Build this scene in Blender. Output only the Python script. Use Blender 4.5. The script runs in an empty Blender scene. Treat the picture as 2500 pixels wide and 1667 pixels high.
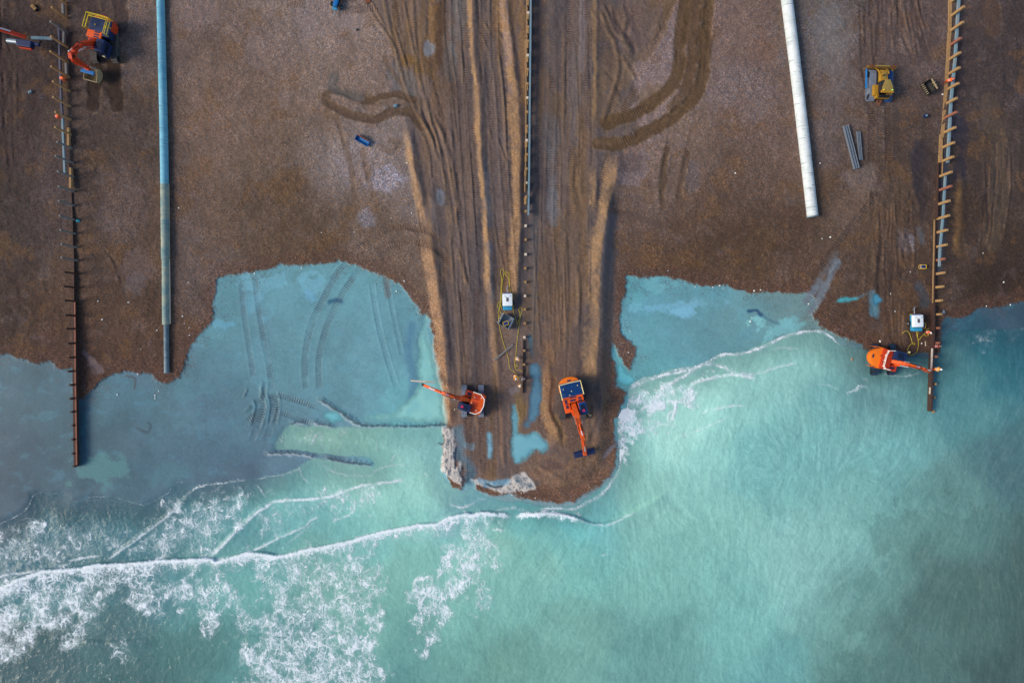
import bpy, bmesh, math, random
import numpy as np
from mathutils import Vector, Matrix
random.seed(7); rng = np.random.default_rng(11)
sc = bpy.context.scene
C = sc.collection
# ------------------------------------------------------------------ camera, world, sun, exposure
CAMH = 100.0; MPP = 0.06                      # camera height, metres per photo pixel on the sand
cam_d = bpy.data.cameras.new('camera'); cam = bpy.data.objects.new('camera', cam_d); C.objects.link(cam)
cam.location = (0, 0, CAMH); cam.rotation_euler = (0, 0, 0)
cam_d.sensor_width = 36; cam_d.lens = 24; cam_d.clip_start = 1; cam_d.clip_end = 3000
sc.camera = cam
w = bpy.data.worlds.new('World'); sc.world = w; w.use_nodes = True
SUN_EL = math.radians(34); SUN_AZ = math.radians(262)   # compass: sun low in the west, a little south
nt = w.node_tree
sky = nt.nodes.new('ShaderNodeTexSky'); sky.sky_type = 'NISHITA'; sky.sun_disc = False
sky.sun_elevation = SUN_EL; sky.sun_rotation = SUN_AZ
nt.links.new(sky.outputs[0], nt.nodes['Background'].inputs[0]); nt.nodes['Background'].inputs[1].default_value = 0.11
sd = bpy.data.lights.new('sun', 'SUN'); sun = bpy.data.objects.new('sun', sd); C.objects.link(sun)
sd.energy = 2.2; sd.angle = math.radians(24); sd.color = (1.0, 0.86, 0.70)
dirv = Vector((math.sin(SUN_AZ)*math.cos(SUN_EL), math.cos(SUN_AZ)*math.cos(SUN_EL), math.sin(SUN_EL)))
sun.rotation_euler = dirv.to_track_quat('Z', 'Y').to_euler()
sc.view_settings.view_transform = 'Standard'; sc.view_settings.look = 'None'
sc.view_settings.exposure = 0.52; sc.view_settings.gamma = 1

try: sc.cycles.max_bounces = 5; sc.cycles.diffuse_bounces = 2; sc.cycles.glossy_bounces = 2; sc.cycles.transparent_max_bounces = 4
except Exception: pass
# ------------------------------------------------------------------ helpers
def S(r, g, b):
    f = lambda c: ((c/255+0.055)/1.055)**2.4 if c > 10 else c/255/12.92
    return (f(r), f(g), f(b))
def sm(a, b, x):
    t = np.clip((x-a)/(b-a), 0, 1); return t*t*(3-2*t)
def W(px, py, z=0.0):                          # photo pixel at height z -> place on the beach
    k = MPP*(CAMH-z)/CAMH
    return ((px-1250)*k, (833.5-py)*k, z)
# noise texture (periodic fractal noise) sampled at any place
def fbm_tex(n=512, beta=1.0, kmin=2, seed=1):
    r = np.random.default_rng(seed); f = np.fft.fft2(r.standard_normal((n, n)))
    k = np.fft.fftfreq(n)*n; K = np.hypot(*np.meshgrid(k, k)); K[0, 0] = 1
    f *= np.where(K >= kmin, K**(-beta), 0); t = np.real(np.fft.ifft2(f)); return (t/t.std()).astype(np.float32)
TEX = {'soft': fbm_tex(beta=2.0, kmin=3, seed=1), 'mid': fbm_tex(beta=1.5, kmin=6, seed=2), 'rough': fbm_tex(beta=1.1, kmin=10, seed=3)}
def noise(X, Y, scale, kind='mid', ox=0, oy=0):  # scale: photo pixels covered by the whole tile
    t = TEX[kind]; n = t.shape[0]
    u = (X/scale*n+ox) % n; v = (Y/scale*n+oy) % n
    i = u.astype(np.int32); j = v.astype(np.int32); fu = u-i; fv = v-j; i %= n; j %= n
    i1 = (i+1) % n; j1 = (j+1) % n
    return (t[j, i]*(1-fu)+t[j, i1]*fu)*(1-fv)+(t[j1, i]*(1-fu)+t[j1, i1]*fu)*fv
STEP = 2.4
def axis(lo, hi, fine0, fine1):
    mid = np.arange(fine0, fine1+STEP, STEP); a = []; x = fine0; s = STEP
    while x > lo: s *= 1.35; x -= s; a.append(x)
    b = []; x = mid[-1]; s = STEP
    while x < hi: s *= 1.35; x += s; b.append(x)
    return np.array(a[::-1]+list(mid)+b)
XS = axis(-6000, 8500, -70, 2570); YS = axis(-6000, 7700, -70, 1737)
X, Y = np.meshgrid(XS, YS); X = X.astype(np.float32); Y = Y.astype(np.float32)
NY, NX = X.shape
def smooth_pts(pts, n=6, closed=False):
    P = np.array(pts, float); N = len(P); out = []
    rngi = range(N if closed else N-1)
    for i in rngi:
        p1 = P[i]; p2 = P[(i+1) % N]
        p0 = P[(i-1) % N] if (closed or i > 0) else 2*p1-p2
        p3 = P[(i+2) % N] if (closed or i < N-2) else 2*p2-p1
        for k in range(n):
            t = k/n
            out.append(0.5*((2*p1)+(-p0+p2)*t+(2*p0-5*p1+4*p2-p3)*t*t+(-p0+3*p1-3*p2+p3)*t**3))
    if not closed: out.append(P[-1])
    return np.array(out)
# signed distance to a polygon (+ inside), coarse grid then bilinear
CX = np.arange(-400, 2905, 5.0); CY = np.arange(-400, 2105, 5.0); GX, GY = np.meshgrid(CX, CY)
def sdf(poly):
    P = np.array(poly, float); D = np.full(GX.shape, 1e9); ins = np.zeros(GX.shape, bool)
    for i in range(len(P)):
        a = P[i]; b = P[(i+1) % len(P)]; e = b-a; L = max((e*e).sum(), 1e-6)
        t = np.clip(((GX-a[0])*e[0]+(GY-a[1])*e[1])/L, 0, 1)
        D = np.minimum(D, (GX-a[0]-t*e[0])**2+(GY-a[1]-t*e[1])**2)
        if abs(e[1]) > 1e-9:
            c = ((a[1] > GY) != (b[1] > GY)) & (GX < (b[0]-a[0])*(GY-a[1])/(b[1]-a[1])+a[0]); ins ^= c
    D = np.sqrt(D); D[~ins] *= -1
    u = np.clip((X+400)/5.0, 0, len(CX)-1.001); v = np.clip((Y+400)/5.0, 0, len(CY)-1.001)
    i = u.astype(int); j = v.astype(int); fu = u-i; fv = v-j
    return ((D[j, i]*(1-fu)+D[j, i+1]*fu)*(1-fv)+(D[j+1, i]*(1-fu)+D[j+1, i+1]*fu)*fv).astype(np.float32)
# distance (signed: + to the right of travel), and length along, of a polyline; computed only near it
def line(pts, reach, curve=True):
    P = smooth_pts(pts) if curve and len(pts) > 2 else np.array(pts, float)
    mn = P.min(0)-reach; mx = P.max(0)+reach
    i0, i1 = np.searchsorted(XS, [mn[0], mx[0]]); j0, j1 = np.searchsorted(YS, [mn[1], mx[1]])
    sl = (slice(j0, j1), slice(i0, i1)); x = X[sl]; y = Y[sl]
    D = np.full(x.shape, 1e6, np.float32); U = np.zeros(x.shape, np.float32); SG = np.ones(x.shape, np.float32); acc = 0
    xs = XS[i0:i1]; ys = YS[j0:j1]
    for a, b in zip(P[:-1], P[1:]):
        e = b-a; L = math.hypot(*e)
        if L < 1e-6: continue
        a0, a1 = np.searchsorted(xs, [min(a[0], b[0])-reach, max(a[0], b[0])+reach])
        b0, b1 = np.searchsorted(ys, [min(a[1], b[1])-reach, max(a[1], b[1])+reach])
        s = (slice(b0, b1), slice(a0, a1)); xx = x[s]-a[0]; yy = y[s]-a[1]
        t = np.clip((xx*e[0]+yy*e[1])/(L*L), 0, 1); dx = xx-t*e[0]; dy = yy-t*e[1]; d = np.hypot(dx, dy)
        m = d < D[s]
        D[s] = np.where(m, d, D[s]); U[s] = np.where(m, acc+t*L, U[s])
        SG[s] = np.where(m, np.sign(e[0]*yy-e[1]*xx), SG[s]); acc += L
    return sl, D, SG*D, U, acc
def field(samples, sig=170):                    # colours carried between sampled spots (material tones plus a softened vignette at the corners)
    wsum = np.zeros(X.shape, np.float32); out = np.zeros(X.shape+(3,), np.float32)
    wx = X+28*noise(X, Y, 1500, 'soft', 40, 90); wy = Y+28*noise(X, Y, 1500, 'soft', 300, 200)
    wx = np.clip(wx, -100, 2600); wy = np.clip(wy, -100, 1770)
    for (x, y, c) in samples:
        d2 = (wx-x)**2+(wy-y)**2; g = 1/(1+d2/(sig*sig))**3+1e-9
        wsum += g; out += g[..., None]*np.array(S(*c), np.float32)
    return out/wsum[..., None]
def blend(A, c, m):
    return A*(1-m[..., None])+np.array(c, np.float32)*m[..., None]
# ------------------------------------------------------------------ where dry shingle, wet flats and sea lie (photo pixels)
DRY = [(-3000,-3000),(5500,-3000),(5500,735),(2500,739),(2403,750),(2349,776),(2308,778),(2290,860),(2262,862),(2200,865),(2150,868),(2100,842),(2060,824),(2005,800),(1985,770),(2000,740),
 (1985,722),(1963,716),(1910,714),(1835,717),(1790,704),(1700,695),(1640,681),(1565,677),(1529,677),(1532,692),(1523,725),(1512,770),(1514,809),(1529,821),(1550,842),(1548,869),(1536,908),
 (1520,887),(1510,860),(1496,838),(1496,869),(1508,905),(1502,920),(1508,941),(1526,956),(1527,986),(1511,998),(1500,1028),(1500,1070),(1507,1105),(1504,1138),(1492,1159),(1468,1180),(1441,1198),(1402,1224),(1360,1229),
 (1333,1224),(1290,1216),(1248,1211),(1200,1206),(1165,1192),(1150,1172),(1133,1182),(1128,1196),(1108,1186),(1092,1170),(1080,1150),(1080,1045),(1096,1036),(1091,1002),(1086,960),(1071,900),(1059,840),(1044,765),(1026,768),(1017,750),(981,699),(940,675),(919,675),
 (880,651),(844,640),(700,649),(600,668),(530,681),(526,705),(520,780),(478,828),(457,870),(439,924),(406,939),(385,928),(372,912),(345,908),(338,920),(325,906),(300,905),(270,915),(240,934),(215,958),(205,970),(195,985),(185,975),
 (182,905),(150,900),(120,884),(90,887),(60,880),(20,866),(-3000,860)]
SEA = [(-3000,1290),(0,1273),(56,1245),(79,1209),(99,1199),(155,1201),(178,1221),(231,1206),(280,1209),(346,1227),(396,1209),(429,1176),(462,1173),(488,1181),(574,1170),(617,1165),(679,1155),(720,1142),(760,1118),(777,1116),
 (849,1128),(915,1134),(900,1120),(777,1110),(720,1105),(669,1104),(669,1082),(690,1048),(711,1034),(820,1040),(880,1041),(1060,1040),(1082,1041),(1082,1150),(1092,1172),(1108,1188),(1128,1200),(1150,1182),(1165,1200),(1200,1216),(1248,1221),(1290,1226),(1333,1234),
 (1360,1238),(1402,1233),(1441,1206),(1468,1188),(1492,1167),(1508,1140),(1511,1105),(1508,1075),(1503,1030),(1514,1002),(1530,990),(1535,950),(1553,929),(1568,920),(1610,911),(1622,902),(1700,890),(1721,885),(1757,861),(1820,854),(1895,824),(1946,806),(2009,803),(2030,818),
 (2060,842),(2100,850),(2150,876),(2200,872),(2262,870),(2290,868),(2290,822),(2330,806),(2400,800),(2500,800),(5500,800),(5500,6000),(-3000,6000)]
CAUSE = [(1040,470),(1030,520),(1022,580),(1033,650),(1040,710),(1047,770),(1061,840),(1074,900),(1089,960),(1098,1040),(1112,1100),(1135,1160),(1200,1190),(1290,1206),(1360,1212),(1430,1186),(1480,1140),(1492,1080),(1494,980),(1500,900),(1500,800),(1502,700),(1508,600),(1512,520),(1500,440)]
ROAD = [(905,-3000),(905,0),(945,80),(970,150),(985,230),(1000,300),(1008,400),(1035,520),(1040,590),(1060,660),(1070,760),(1085,860),(1096,960),(1106,1045),(1128,1120),(1150,1160),(1200,1180),(1290,1190),(1380,1180),(1440,1150),(1470,1080),(1475,980),(1500,900),(1502,700),
 (1500,560),(1500,480),(1512,380),(1540,345),(1552,310),(1540,280),(1560,235),(1545,190),(1556,150),(1578,118),(1615,85),(1640,40),(1648,0),(1648,-3000)]
print('sdf'); 
sd_dry = sdf(DRY); sd_sea = sdf(SEA); sd_cause = sdf(CAUSE); sd_road = sdf(ROAD)
nz1 = noise(X, Y, 700, 'mid'); nz2 = noise(X, Y, 260, 'rough', 100, 30); nzs = noise(X, Y, 2200, 'soft', 20, 60)
edge = 2.6*noise(X, Y, 560, 'mid', 7, 9)+1.1*noise(X, Y, 300, 'rough', 70, 9)
m_dry = sm(-3.5, 3.5, sd_dry+edge)
m_sea = sm(-2, 2, sd_sea+0.5*edge)
# ------------------------------------------------------------------ height of the ground
H = 0.06+0.0006*np.clip(-sd_sea, 0, 150)
m_sh = sm(-10, 16, sd_sea+0.5*edge)
H = H*(1-m_sh)+m_sh*(-0.05-0.006*np.clip(sd_sea, 0, 300))
H += m_dry*(0.10+0.0022*np.clip(sd_dry, 0, 450)*sm(0, 90, sd_dry)+0.03*nz1)
H += 0.72*sm(0, 34, sd_cause)
H += m_dry*0.012*nz2+0.012*(1-m_dry)*nzs
# trench floor
TRENCH = [(672,1060),(690,1048),(711,1034),(820,1040),(880,1041),(1060,1040),(1082,1041),(1082,1150),(1000,1140),(915,1134),(777,1110),(720,1105),(669,1104)]
# colours -------------------------------------------------------
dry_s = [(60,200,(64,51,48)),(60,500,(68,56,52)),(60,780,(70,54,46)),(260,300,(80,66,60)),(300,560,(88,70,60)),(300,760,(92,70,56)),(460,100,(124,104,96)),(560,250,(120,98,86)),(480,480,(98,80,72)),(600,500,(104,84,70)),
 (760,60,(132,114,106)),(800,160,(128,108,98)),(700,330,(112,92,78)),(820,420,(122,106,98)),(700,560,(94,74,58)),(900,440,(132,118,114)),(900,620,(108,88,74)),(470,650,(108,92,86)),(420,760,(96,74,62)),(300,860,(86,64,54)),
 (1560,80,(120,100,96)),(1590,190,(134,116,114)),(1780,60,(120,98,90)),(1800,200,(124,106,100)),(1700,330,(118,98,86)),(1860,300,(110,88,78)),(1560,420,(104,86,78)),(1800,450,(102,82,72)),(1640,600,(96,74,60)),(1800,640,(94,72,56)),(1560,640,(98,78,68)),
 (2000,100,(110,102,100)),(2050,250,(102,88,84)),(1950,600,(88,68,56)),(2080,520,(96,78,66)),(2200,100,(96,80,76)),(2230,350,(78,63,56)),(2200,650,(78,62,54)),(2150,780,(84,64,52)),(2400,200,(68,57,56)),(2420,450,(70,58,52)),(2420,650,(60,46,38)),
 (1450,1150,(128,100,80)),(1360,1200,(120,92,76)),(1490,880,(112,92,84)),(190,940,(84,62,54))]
print('colour')
COL = field(dry_s, 120)  # darker corner and edge samples paint in a softened vignette
# patches of coarser and finer stones
COL *= (1+0.06*nz1+0.09*nzs)[..., None]*np.array([.97, 1.0, .97], np.float32)
peb = 0.55+0.25*sm(-0.5, 1.5, nz1)+0*X
pale = sm(0.9, 1.8, noise(X, Y, 900, 'mid', 222, 111)); COL = blend(COL, S(150,138,140), 0.08*pale)
orange = sm(0.6, 1.8, noise(X, Y, 1300, 'mid', 322, 411)); COL = blend(COL, S(112,82,50), 0.38*orange)
def spot(cx, cy, rx, ry, c, k, rot=0, pb=None, warp=0.35):
    global COL, peb
    ca, sa = math.cos(math.radians(rot)), math.sin(math.radians(rot))
    x = X-cx; y = Y-cy; r = np.hypot((x*ca+y*sa)/rx, (-x*sa+y*ca)/ry)+warp*0.5*nz1+0.05*nz2
    m = k*(1-sm(0.6, 1.15, r)); COL = blend(COL, S(*c), m)
    if pb is not None: peb[:] = peb*(1-m)+pb*m
for a in [(800,40,90,60,(142,128,124),.5),(480,30,60,50,(140,122,116),.4),(660,120,80,50,(136,118,110),.4),(940,440,48,34,(160,156,164),.7,0,1.2),(895,530,22,32,(140,138,146),.5,0,1.2),(880,400,70,60,(146,134,134),.4,0,1.1),
          (300,500,60,110,(116,102,98),.3,0,1.0),(130,480,60,130,(92,78,76),.35,0,1.0),(1580,190,50,70,(134,116,110),.5),(1530,420,60,50,(136,124,128),.4),(1820,230,100,70,(134,120,118),.35,20,1.1),(1690,440,22,60,(112,104,106),.35,0,1.1),
          (2030,90,60,100,(124,120,118),.5,0,.3),(2060,200,50,50,(112,104,102),.4,0,.3),(2100,440,45,45,(132,118,112),.6,30,.6),(2080,500,40,60,(112,92,80),.5,30,.4),(2210,590,26,30,(138,136,146),.7,0,1.2),(2330,300,20,40,(110,112,124),.4,0,1.1),
          (1870,120,60,60,(124,98,86),.4),(1600,640,70,20,(112,84,56),.4),(2100,300,60,300,(96,76,60),.25),(340,650,55,42,(108,90,84),.6,0,.3),(330,700,30,30,(108,98,98),.5,0,.3),(1680,60,40,60,(124,104,98),.3)]:
    spot(*a)
# road / causeway surface
m_road = sm(-6, 6, sd_road+2*edge)*m_dry
flowx = X+0.03*(Y-600)
rs = noise(flowx*1.0, Y*0.055, 420, 'rough', 50, 60); rs2 = noise(flowx, Y*0.07, 900, 'mid', 350, 260)
Croad = np.zeros_like(COL)+np.array(S(108,92,84), np.float32)
Croad = blend(Croad, S(86,78,78), sm(0.1, 1.4, rs2)); Croad = blend(Croad, S(118,92,64), 0.7*sm(0.2, 1.5, -rs2+0.5*nzs))
Croad *= (1+0.04*rs+.03*nz2)[..., None]
COL = COL*(1-m_road[..., None])+Croad*m_road[..., None]
peb = peb*(1-m_road*0.65)
H += m_road*0.008*rs
# chosen patches of the road, with shade painted right of groyne and berms
for a in [(1070,80,18,110,(88,66,48),.9,0,.3),(1052,60,14,120,(140,106,66),.7,0,.3),(1045,150,22,50,(104,78,50),.6,-8,.3),(1100,150,18,70,(112,112,112),.7,0,.2),(1075,250,26,70,(110,84,58),.4,0,.3),(1092,170,24,110,(84,64,50),.5,-14,.3),(1000,150,26,20,(112,86,50),.9,20,.2),
          (1020,170,14,16,(112,86,50),.8,0,.2),(1048,120,14,20,(128,132,138),.8,0,.2),(965,180,16,40,(98,96,98),.8,-12,.2),(1000,200,18,40,(116,112,106),.7,-10,.2),(1125,40,18,80,(106,104,104),.6,0,.2),(1310,60,30,120,(78,66,66),.6,0,.3),(1340,80,14,120,(96,92,92),.5,0,.2),
          (1300,160,18,120,(74,62,62),.45,0,.3),(1420,50,9,170,(132,118,116),.7,0,.2),(1400,230,14,160,(116,108,106),.5,0,.2),(1345,330,24,70,(98,98,100),.6,0,.2),(1360,260,16,40,(110,88,58),.6,0,.2),(1490,60,40,60,(112,92,72),.6,0,.3),(1500,170,50,70,(116,94,72),.6,0,.3),
          (1320,480,34,120,(84,76,78),.6,0,.2),(1352,500,16,70,(112,116,122),.6,0,.2),(1305,420,14,160,(76,72,76),.6,0,.2),(1305,620,12,150,(94,90,90),.7,0,.15),(1340,660,30,120,(96,80,72),.5,0,.3),(1390,620,30,140,(102,88,82),.5,0,.3),(1300,800,14,120,(104,94,88),.6,0,.2),
          (1360,820,40,110,(120,96,80),.6,0,.3),(1405,830,14,140,(104,86,76),.6,0,.3),(1380,900,60,60,(106,84,74),.4,0,.3),(1480,640,18,110,(98,92,94),.9,0,.12),(1485,560,20,60,(98,92,94),.8,10,.12),(1480,780,20,110,(102,92,88),.9,0,.15),(1478,900,20,60,(100,84,76),.8,0,.3),
          (1120,620,30,200,(104,90,84),.5,0,.3),(1075,500,20,80,(82,74,76),.7,-8,.2),(1075,480,8,22,(112,120,132),.8,-8,.2),(1070,590,16,90,(84,80,84),.6,-8,.2),(1150,450,22,120,(120,100,86),.4,0,.3),(1215,540,14,300,(94,86,88),.4,0,.2),(1190,480,9,110,(92,92,98),.8,-3,.15),(1196,650,9,90,(92,92,98),.8,-3,.15),
          (1235,640,14,90,(104,80,66),.5,0,.3),(1250,830,26,120,(116,100,92),.5,0,.6),(1240,900,30,60,(108,90,84),.5,0,.6),(1268,1000,16,50,(128,104,52),.6,0,.5),(1160,1080,60,80,(104,84,74),.5,0,.5),(1320,1140,60,40,(130,104,84),.7,0,.5),(1400,1160,70,40,(122,94,74),.6,0,.7),
          (1360,1140,40,14,(96,78,74),.7,25,.5),(1320,1050,40,60,(120,96,78),.5,0,.6),(1390,1060,40,50,(112,88,72),.6,0,.6),(1440,1100,30,60,(126,100,78),.5,20,.6),(1340,940,18,100,(132,102,76),.8,0,.5),(1355,1040,16,70,(146,118,82),.8,-30,.4),(1340,1000,12,60,(148,116,86),.6,0,.4),
          (1540,60,30,60,(120,100,92),.5,0,.6),(1530,120,16,40,(96,84,78),.5,-30,.6),(1500,30,50,30,(100,82,70),.4,20,.6),(1460,250,30,80,(110,90,70),.6,0,.3),(1510,260,26,60,(120,98,76),.5,-20,.3),(1590,240,30,50,(116,92,60),.5,40,.4),
          (1540,330,40,30,(108,92,78),.5,0,.4),(1530,400,40,30,(96,82,80),.7,0,.5),(1235,60,10,150,(134,118,118),.8,-5,.5),(1276,120,12,170,(138,108,72),.7,-1,.4)]:
    spot(*a)
for a in [(1700,60,34,150,(84,64,50),.75,4,.3),(1690,170,30,60,(88,68,50),.6,10,.3),(255,30,60,60,(58,46,44),.6,0,.3),(250,215,50,48,(60,47,40),.55,0,.3),(1360,200,60,240,(88,76,72),.35,0,.3),(950,250,90,20,(96,78,60),.5,5,.3),(1490,110,50,60,(88,72,64),.5,0,.5),(1560,40,60,40,(96,78,68),.4,0,.5),
          (2440,430,44,130,(66,56,54),.5,4,.3),(2140,90,60,110,(84,70,66),.5,0,.3),(2330,190,26,150,(56,48,54),.5,0,.5),(2260,440,30,110,(58,48,48),.5,0,.5),(2190,560,40,110,(80,62,50),.5,0,.4),(20,300,30,180,(64,52,50),.4,0,.3),(2440,60,80,60,(64,54,52),.4,0,.4),(2240,60,60,90,(72,60,60),.4,0,.4),
          (1140,300,60,160,(96,80,72),.35,0,.2),(1080,640,30,120,(88,76,72),.35,0,.2)]:
    spot(*a)
# ruts: a few long dark grooves down the haul roads
# nose end darker shingle rim
rim = m_dry*sm(-5, 0, sd_dry)*(1-sm(14, 46, sd_dry+6*nz1))
COL = blend(COL, S(96,70,58), 0.45*rim*(1-0.7*m_road)); peb = np.minimum(peb+0.2*rim, 1.2)
# ------------------------------------------------------------------ wet flats: the sky's reflection is put into their blue colour
wet_s = [(60,960,(64,98,114)),(60,1120,(54,82,100)),(300,980,(74,114,132)),(260,1120,(62,94,110)),(420,1020,(84,118,132)),(560,760,(92,138,152)),(700,700,(102,150,164)),(840,680,(104,154,166)),(930,760,(104,150,164)),
 (700,860,(98,142,156)),(880,900,(108,152,166)),(560,900,(90,130,146)),(500,1080,(78,108,128)),(640,1000,(88,122,138)),(700,1130,(98,128,148)),(830,1140,(110,140,160)),(560,1140,(82,104,122)),(980,1010,(110,176,186)),(960,850,(104,152,168)),(800,980,(100,144,158)),
 (1560,700,(98,160,172)),(1620,760,(100,152,172)),(1560,840,(104,164,178)),(1700,720,(100,152,166)),(1700,820,(100,148,162)),(1860,740,(110,138,144)),(1950,760,(108,138,142)),(1800,800,(104,150,158)),(1600,880,(104,164,172)),(2400,785,(52,84,104)),(2330,800,(54,90,108)),(2480,770,(60,82,98)),(1300,1228,(120,150,160)),(1120,1220,(130,176,190))]
WET = field(wet_s, 110)
blotch = noise(X, Y*0.8, 1100, 'mid', 77, 12)
WET = WET*np.array([1.08,1.09,1.01],np.float32)*(1+0.05*blotch+0.02*nz2)[..., None]
WET = blend(WET, S(96,168,190), 0.14*sm(0.8, 2.0, noise(X, Y*1.8, 800, 'mid', 11, 444)))
WET = blend(WET, S(104,122,140), 0.15*sm(0.6, 1.9, noise(X, Y, 900, 'soft', 210, 44)))
m_wet = 1-m_dry
COL = COL*(1-m_wet[..., None])+WET*m_wet[..., None]
for a in [(640,690,60,22,(120,178,194),.5),(760,700,50,26,(124,184,200),.5),(760,725,36,14,(110,170,200),.5),(620,740,26,30,(112,170,190),.4),(1640,750,70,14,(128,188,210),.6),(1680,762,40,10,(132,190,214),.6),(1620,700,50,16,(124,190,196),.4),(1560,720,20,26,(112,184,190),.4),(1720,742,40,12,(126,180,196),.4),(560,790,30,10,(110,174,196),.5),(500,1040,60,16,(96,140,154),.4),(480,950,60,30,(92,140,152),.4),(1850,790,26,20,(140,204,204),.7),(1900,800,30,26,(132,196,198),.6),(1940,785,30,18,(126,190,194),.5),(640,900,20,60,(106,160,174),.4)]: spot(*a[:6], 0, None, .9)
# stray pebbles scattered on the flats along the shingle edge
sp = sm(-45, -2, sd_dry)*m_wet*sm(1.3, 1.9, noise(X, Y, 150, 'rough', 5, 88))*sm(-0.2, 0.8, nz1)*(1-sm(1020, 1040, X))
COL = blend(COL, S(70,66,72), 0.6*sp)
peb = peb*m_dry+0.10*m_wet
wet = m_wet*1.0
scat = np.clip(m_wet*sm(-46, -1, sd_dry+7*nz1)*(.5+.5*nz1), 0, 1)*(1-sm(1020, 1045, X)*(1-sm(1400, 1480, X)))+.5*m_dry*sm(40, 0, sd_dry)*0
# wet tyre-drains running from the shingle into the right flats, and other damp smears
def smear(pts, w_, c, k, soft=0.5, wt=0.6, pb=0.2):
    global COL
    sl, D, SD, U, L = line(pts, w_*2.2)
    m = k*(1-sm(w_*(1-soft), w_*(1+soft), D+w_*0.25*nz1[sl]))
    COL[sl] = blend(COL[sl], S(*c), m); peb[sl] = peb[sl]*(1-m)+pb*m; wet[sl] = np.maximum(wet[sl], m*wt)
for a in [([(2000,690),(1985,712),(1968,735)],9,(112,124,132),.85),([(2042,640),(2020,690),(1995,735),(1975,765)],9,(112,124,132),.8),([(2040,620),(2015,660),(1998,692)],7,(102,100,102),.6),([(2128,715),(2130,735),(2136,750),(2133,765)],9,(84,128,142),.8),
          ([(2060,735),(2090,728),(2120,715)],4,(80,112,122),.7),([(2245,700),(2255,715),(2262,735)],13,(62,72,82),.7),([(2240,560),(2252,590)],8,(90,96,104),.6),([(205,860),(225,880),(245,905)],6,(120,104,104),.7),([(232,905),(222,890)],8,(110,94,94),.5),
          ([(2240,350),(2238,400),(2240,460)],13,(54,52,60),.8),([(2250,350),(2244,440),(2246,520)],14,(58,50,50),.6),([(2345,300),(2350,360),(2340,420)],14,(50,46,56),.75),([(2312,360),(2306,420),(2300,500)],10,(52,60,74),.8),([(2300,540),(2298,620),(2292,660)],9,(54,66,80),.7),
          ([(1475,1115),(1490,1095),(1510,1080)],4,(150,150,158),.5),([(1150,1090),(1136,1085)],8,(104,140,156),.6),([(1250,955),(1262,950)],7,(130,124,128),.5)]:
    smear(*a)
spot(250,1150,70,38,(86,142,142),.6,0,None,.5); spot(420,1150,70,30,(84,132,140),.4,0,None,.5)
# eddies of darker silt on the flats
for a in [([(335,1045),(360,1055),(368,1040),(362,1030)],3,(58,72,84),.6,.8,1,.1),([(805,737),(820,733),(832,735)],5,(40,84,116),.8,.8,1,.1),([(1005,800),(998,850),(1004,900),(1012,930),(1006,980)],11,(84,128,154),.7,.8,1,.1),([(1830,760),(1845,758),(1858,768)],5,(36,74,110),.9,.6,1,.1),
          ([(1860,770),(1880,782),(1900,790)],4,(70,110,130),.6,.8,1,.1),([(310,918),(330,924),(328,950)],2,(76,74,80),.7,.6,1,.1)]:
    smear(*a)
# ------------------------------------------------------------------ berms: loose pale shingle, sunny side also painted brighter (crest to the right), pushed up by the machines
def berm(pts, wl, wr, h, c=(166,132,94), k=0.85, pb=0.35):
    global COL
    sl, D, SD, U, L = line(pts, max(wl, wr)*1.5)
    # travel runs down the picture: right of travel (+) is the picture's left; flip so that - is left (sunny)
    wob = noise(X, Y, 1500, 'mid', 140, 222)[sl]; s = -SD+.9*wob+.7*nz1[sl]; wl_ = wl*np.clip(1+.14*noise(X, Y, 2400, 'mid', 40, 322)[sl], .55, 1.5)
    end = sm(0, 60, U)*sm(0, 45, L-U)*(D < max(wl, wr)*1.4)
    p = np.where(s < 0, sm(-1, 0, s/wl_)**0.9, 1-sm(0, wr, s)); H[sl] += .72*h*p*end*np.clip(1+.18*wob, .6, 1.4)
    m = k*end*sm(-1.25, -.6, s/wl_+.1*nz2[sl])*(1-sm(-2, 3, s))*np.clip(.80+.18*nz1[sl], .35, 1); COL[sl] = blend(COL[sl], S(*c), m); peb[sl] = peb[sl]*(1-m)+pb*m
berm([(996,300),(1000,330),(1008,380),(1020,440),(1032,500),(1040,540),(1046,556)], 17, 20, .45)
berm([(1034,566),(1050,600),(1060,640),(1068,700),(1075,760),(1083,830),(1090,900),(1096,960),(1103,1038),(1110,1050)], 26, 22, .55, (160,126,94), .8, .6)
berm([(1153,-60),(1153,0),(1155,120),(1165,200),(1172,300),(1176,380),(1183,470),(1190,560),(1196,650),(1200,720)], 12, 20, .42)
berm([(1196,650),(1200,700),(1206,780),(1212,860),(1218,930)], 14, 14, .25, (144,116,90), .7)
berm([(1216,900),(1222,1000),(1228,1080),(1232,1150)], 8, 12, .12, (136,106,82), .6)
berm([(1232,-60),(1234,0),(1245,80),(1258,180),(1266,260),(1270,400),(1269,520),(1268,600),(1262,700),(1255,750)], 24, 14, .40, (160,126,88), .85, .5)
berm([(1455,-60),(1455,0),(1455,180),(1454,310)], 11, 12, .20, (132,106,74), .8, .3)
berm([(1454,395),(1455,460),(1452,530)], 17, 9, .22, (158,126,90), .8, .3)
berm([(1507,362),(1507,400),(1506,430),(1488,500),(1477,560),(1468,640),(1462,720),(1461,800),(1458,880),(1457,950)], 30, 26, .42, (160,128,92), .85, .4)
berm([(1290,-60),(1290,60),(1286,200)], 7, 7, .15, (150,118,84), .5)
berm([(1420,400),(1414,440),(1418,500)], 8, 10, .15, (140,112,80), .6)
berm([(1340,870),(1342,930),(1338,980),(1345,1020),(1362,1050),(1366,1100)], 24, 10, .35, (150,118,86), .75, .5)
berm([(1284,1130),(1330,1150),(1400,1180)], 16, 16, .15, (140,112,88), .5, .6)
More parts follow.
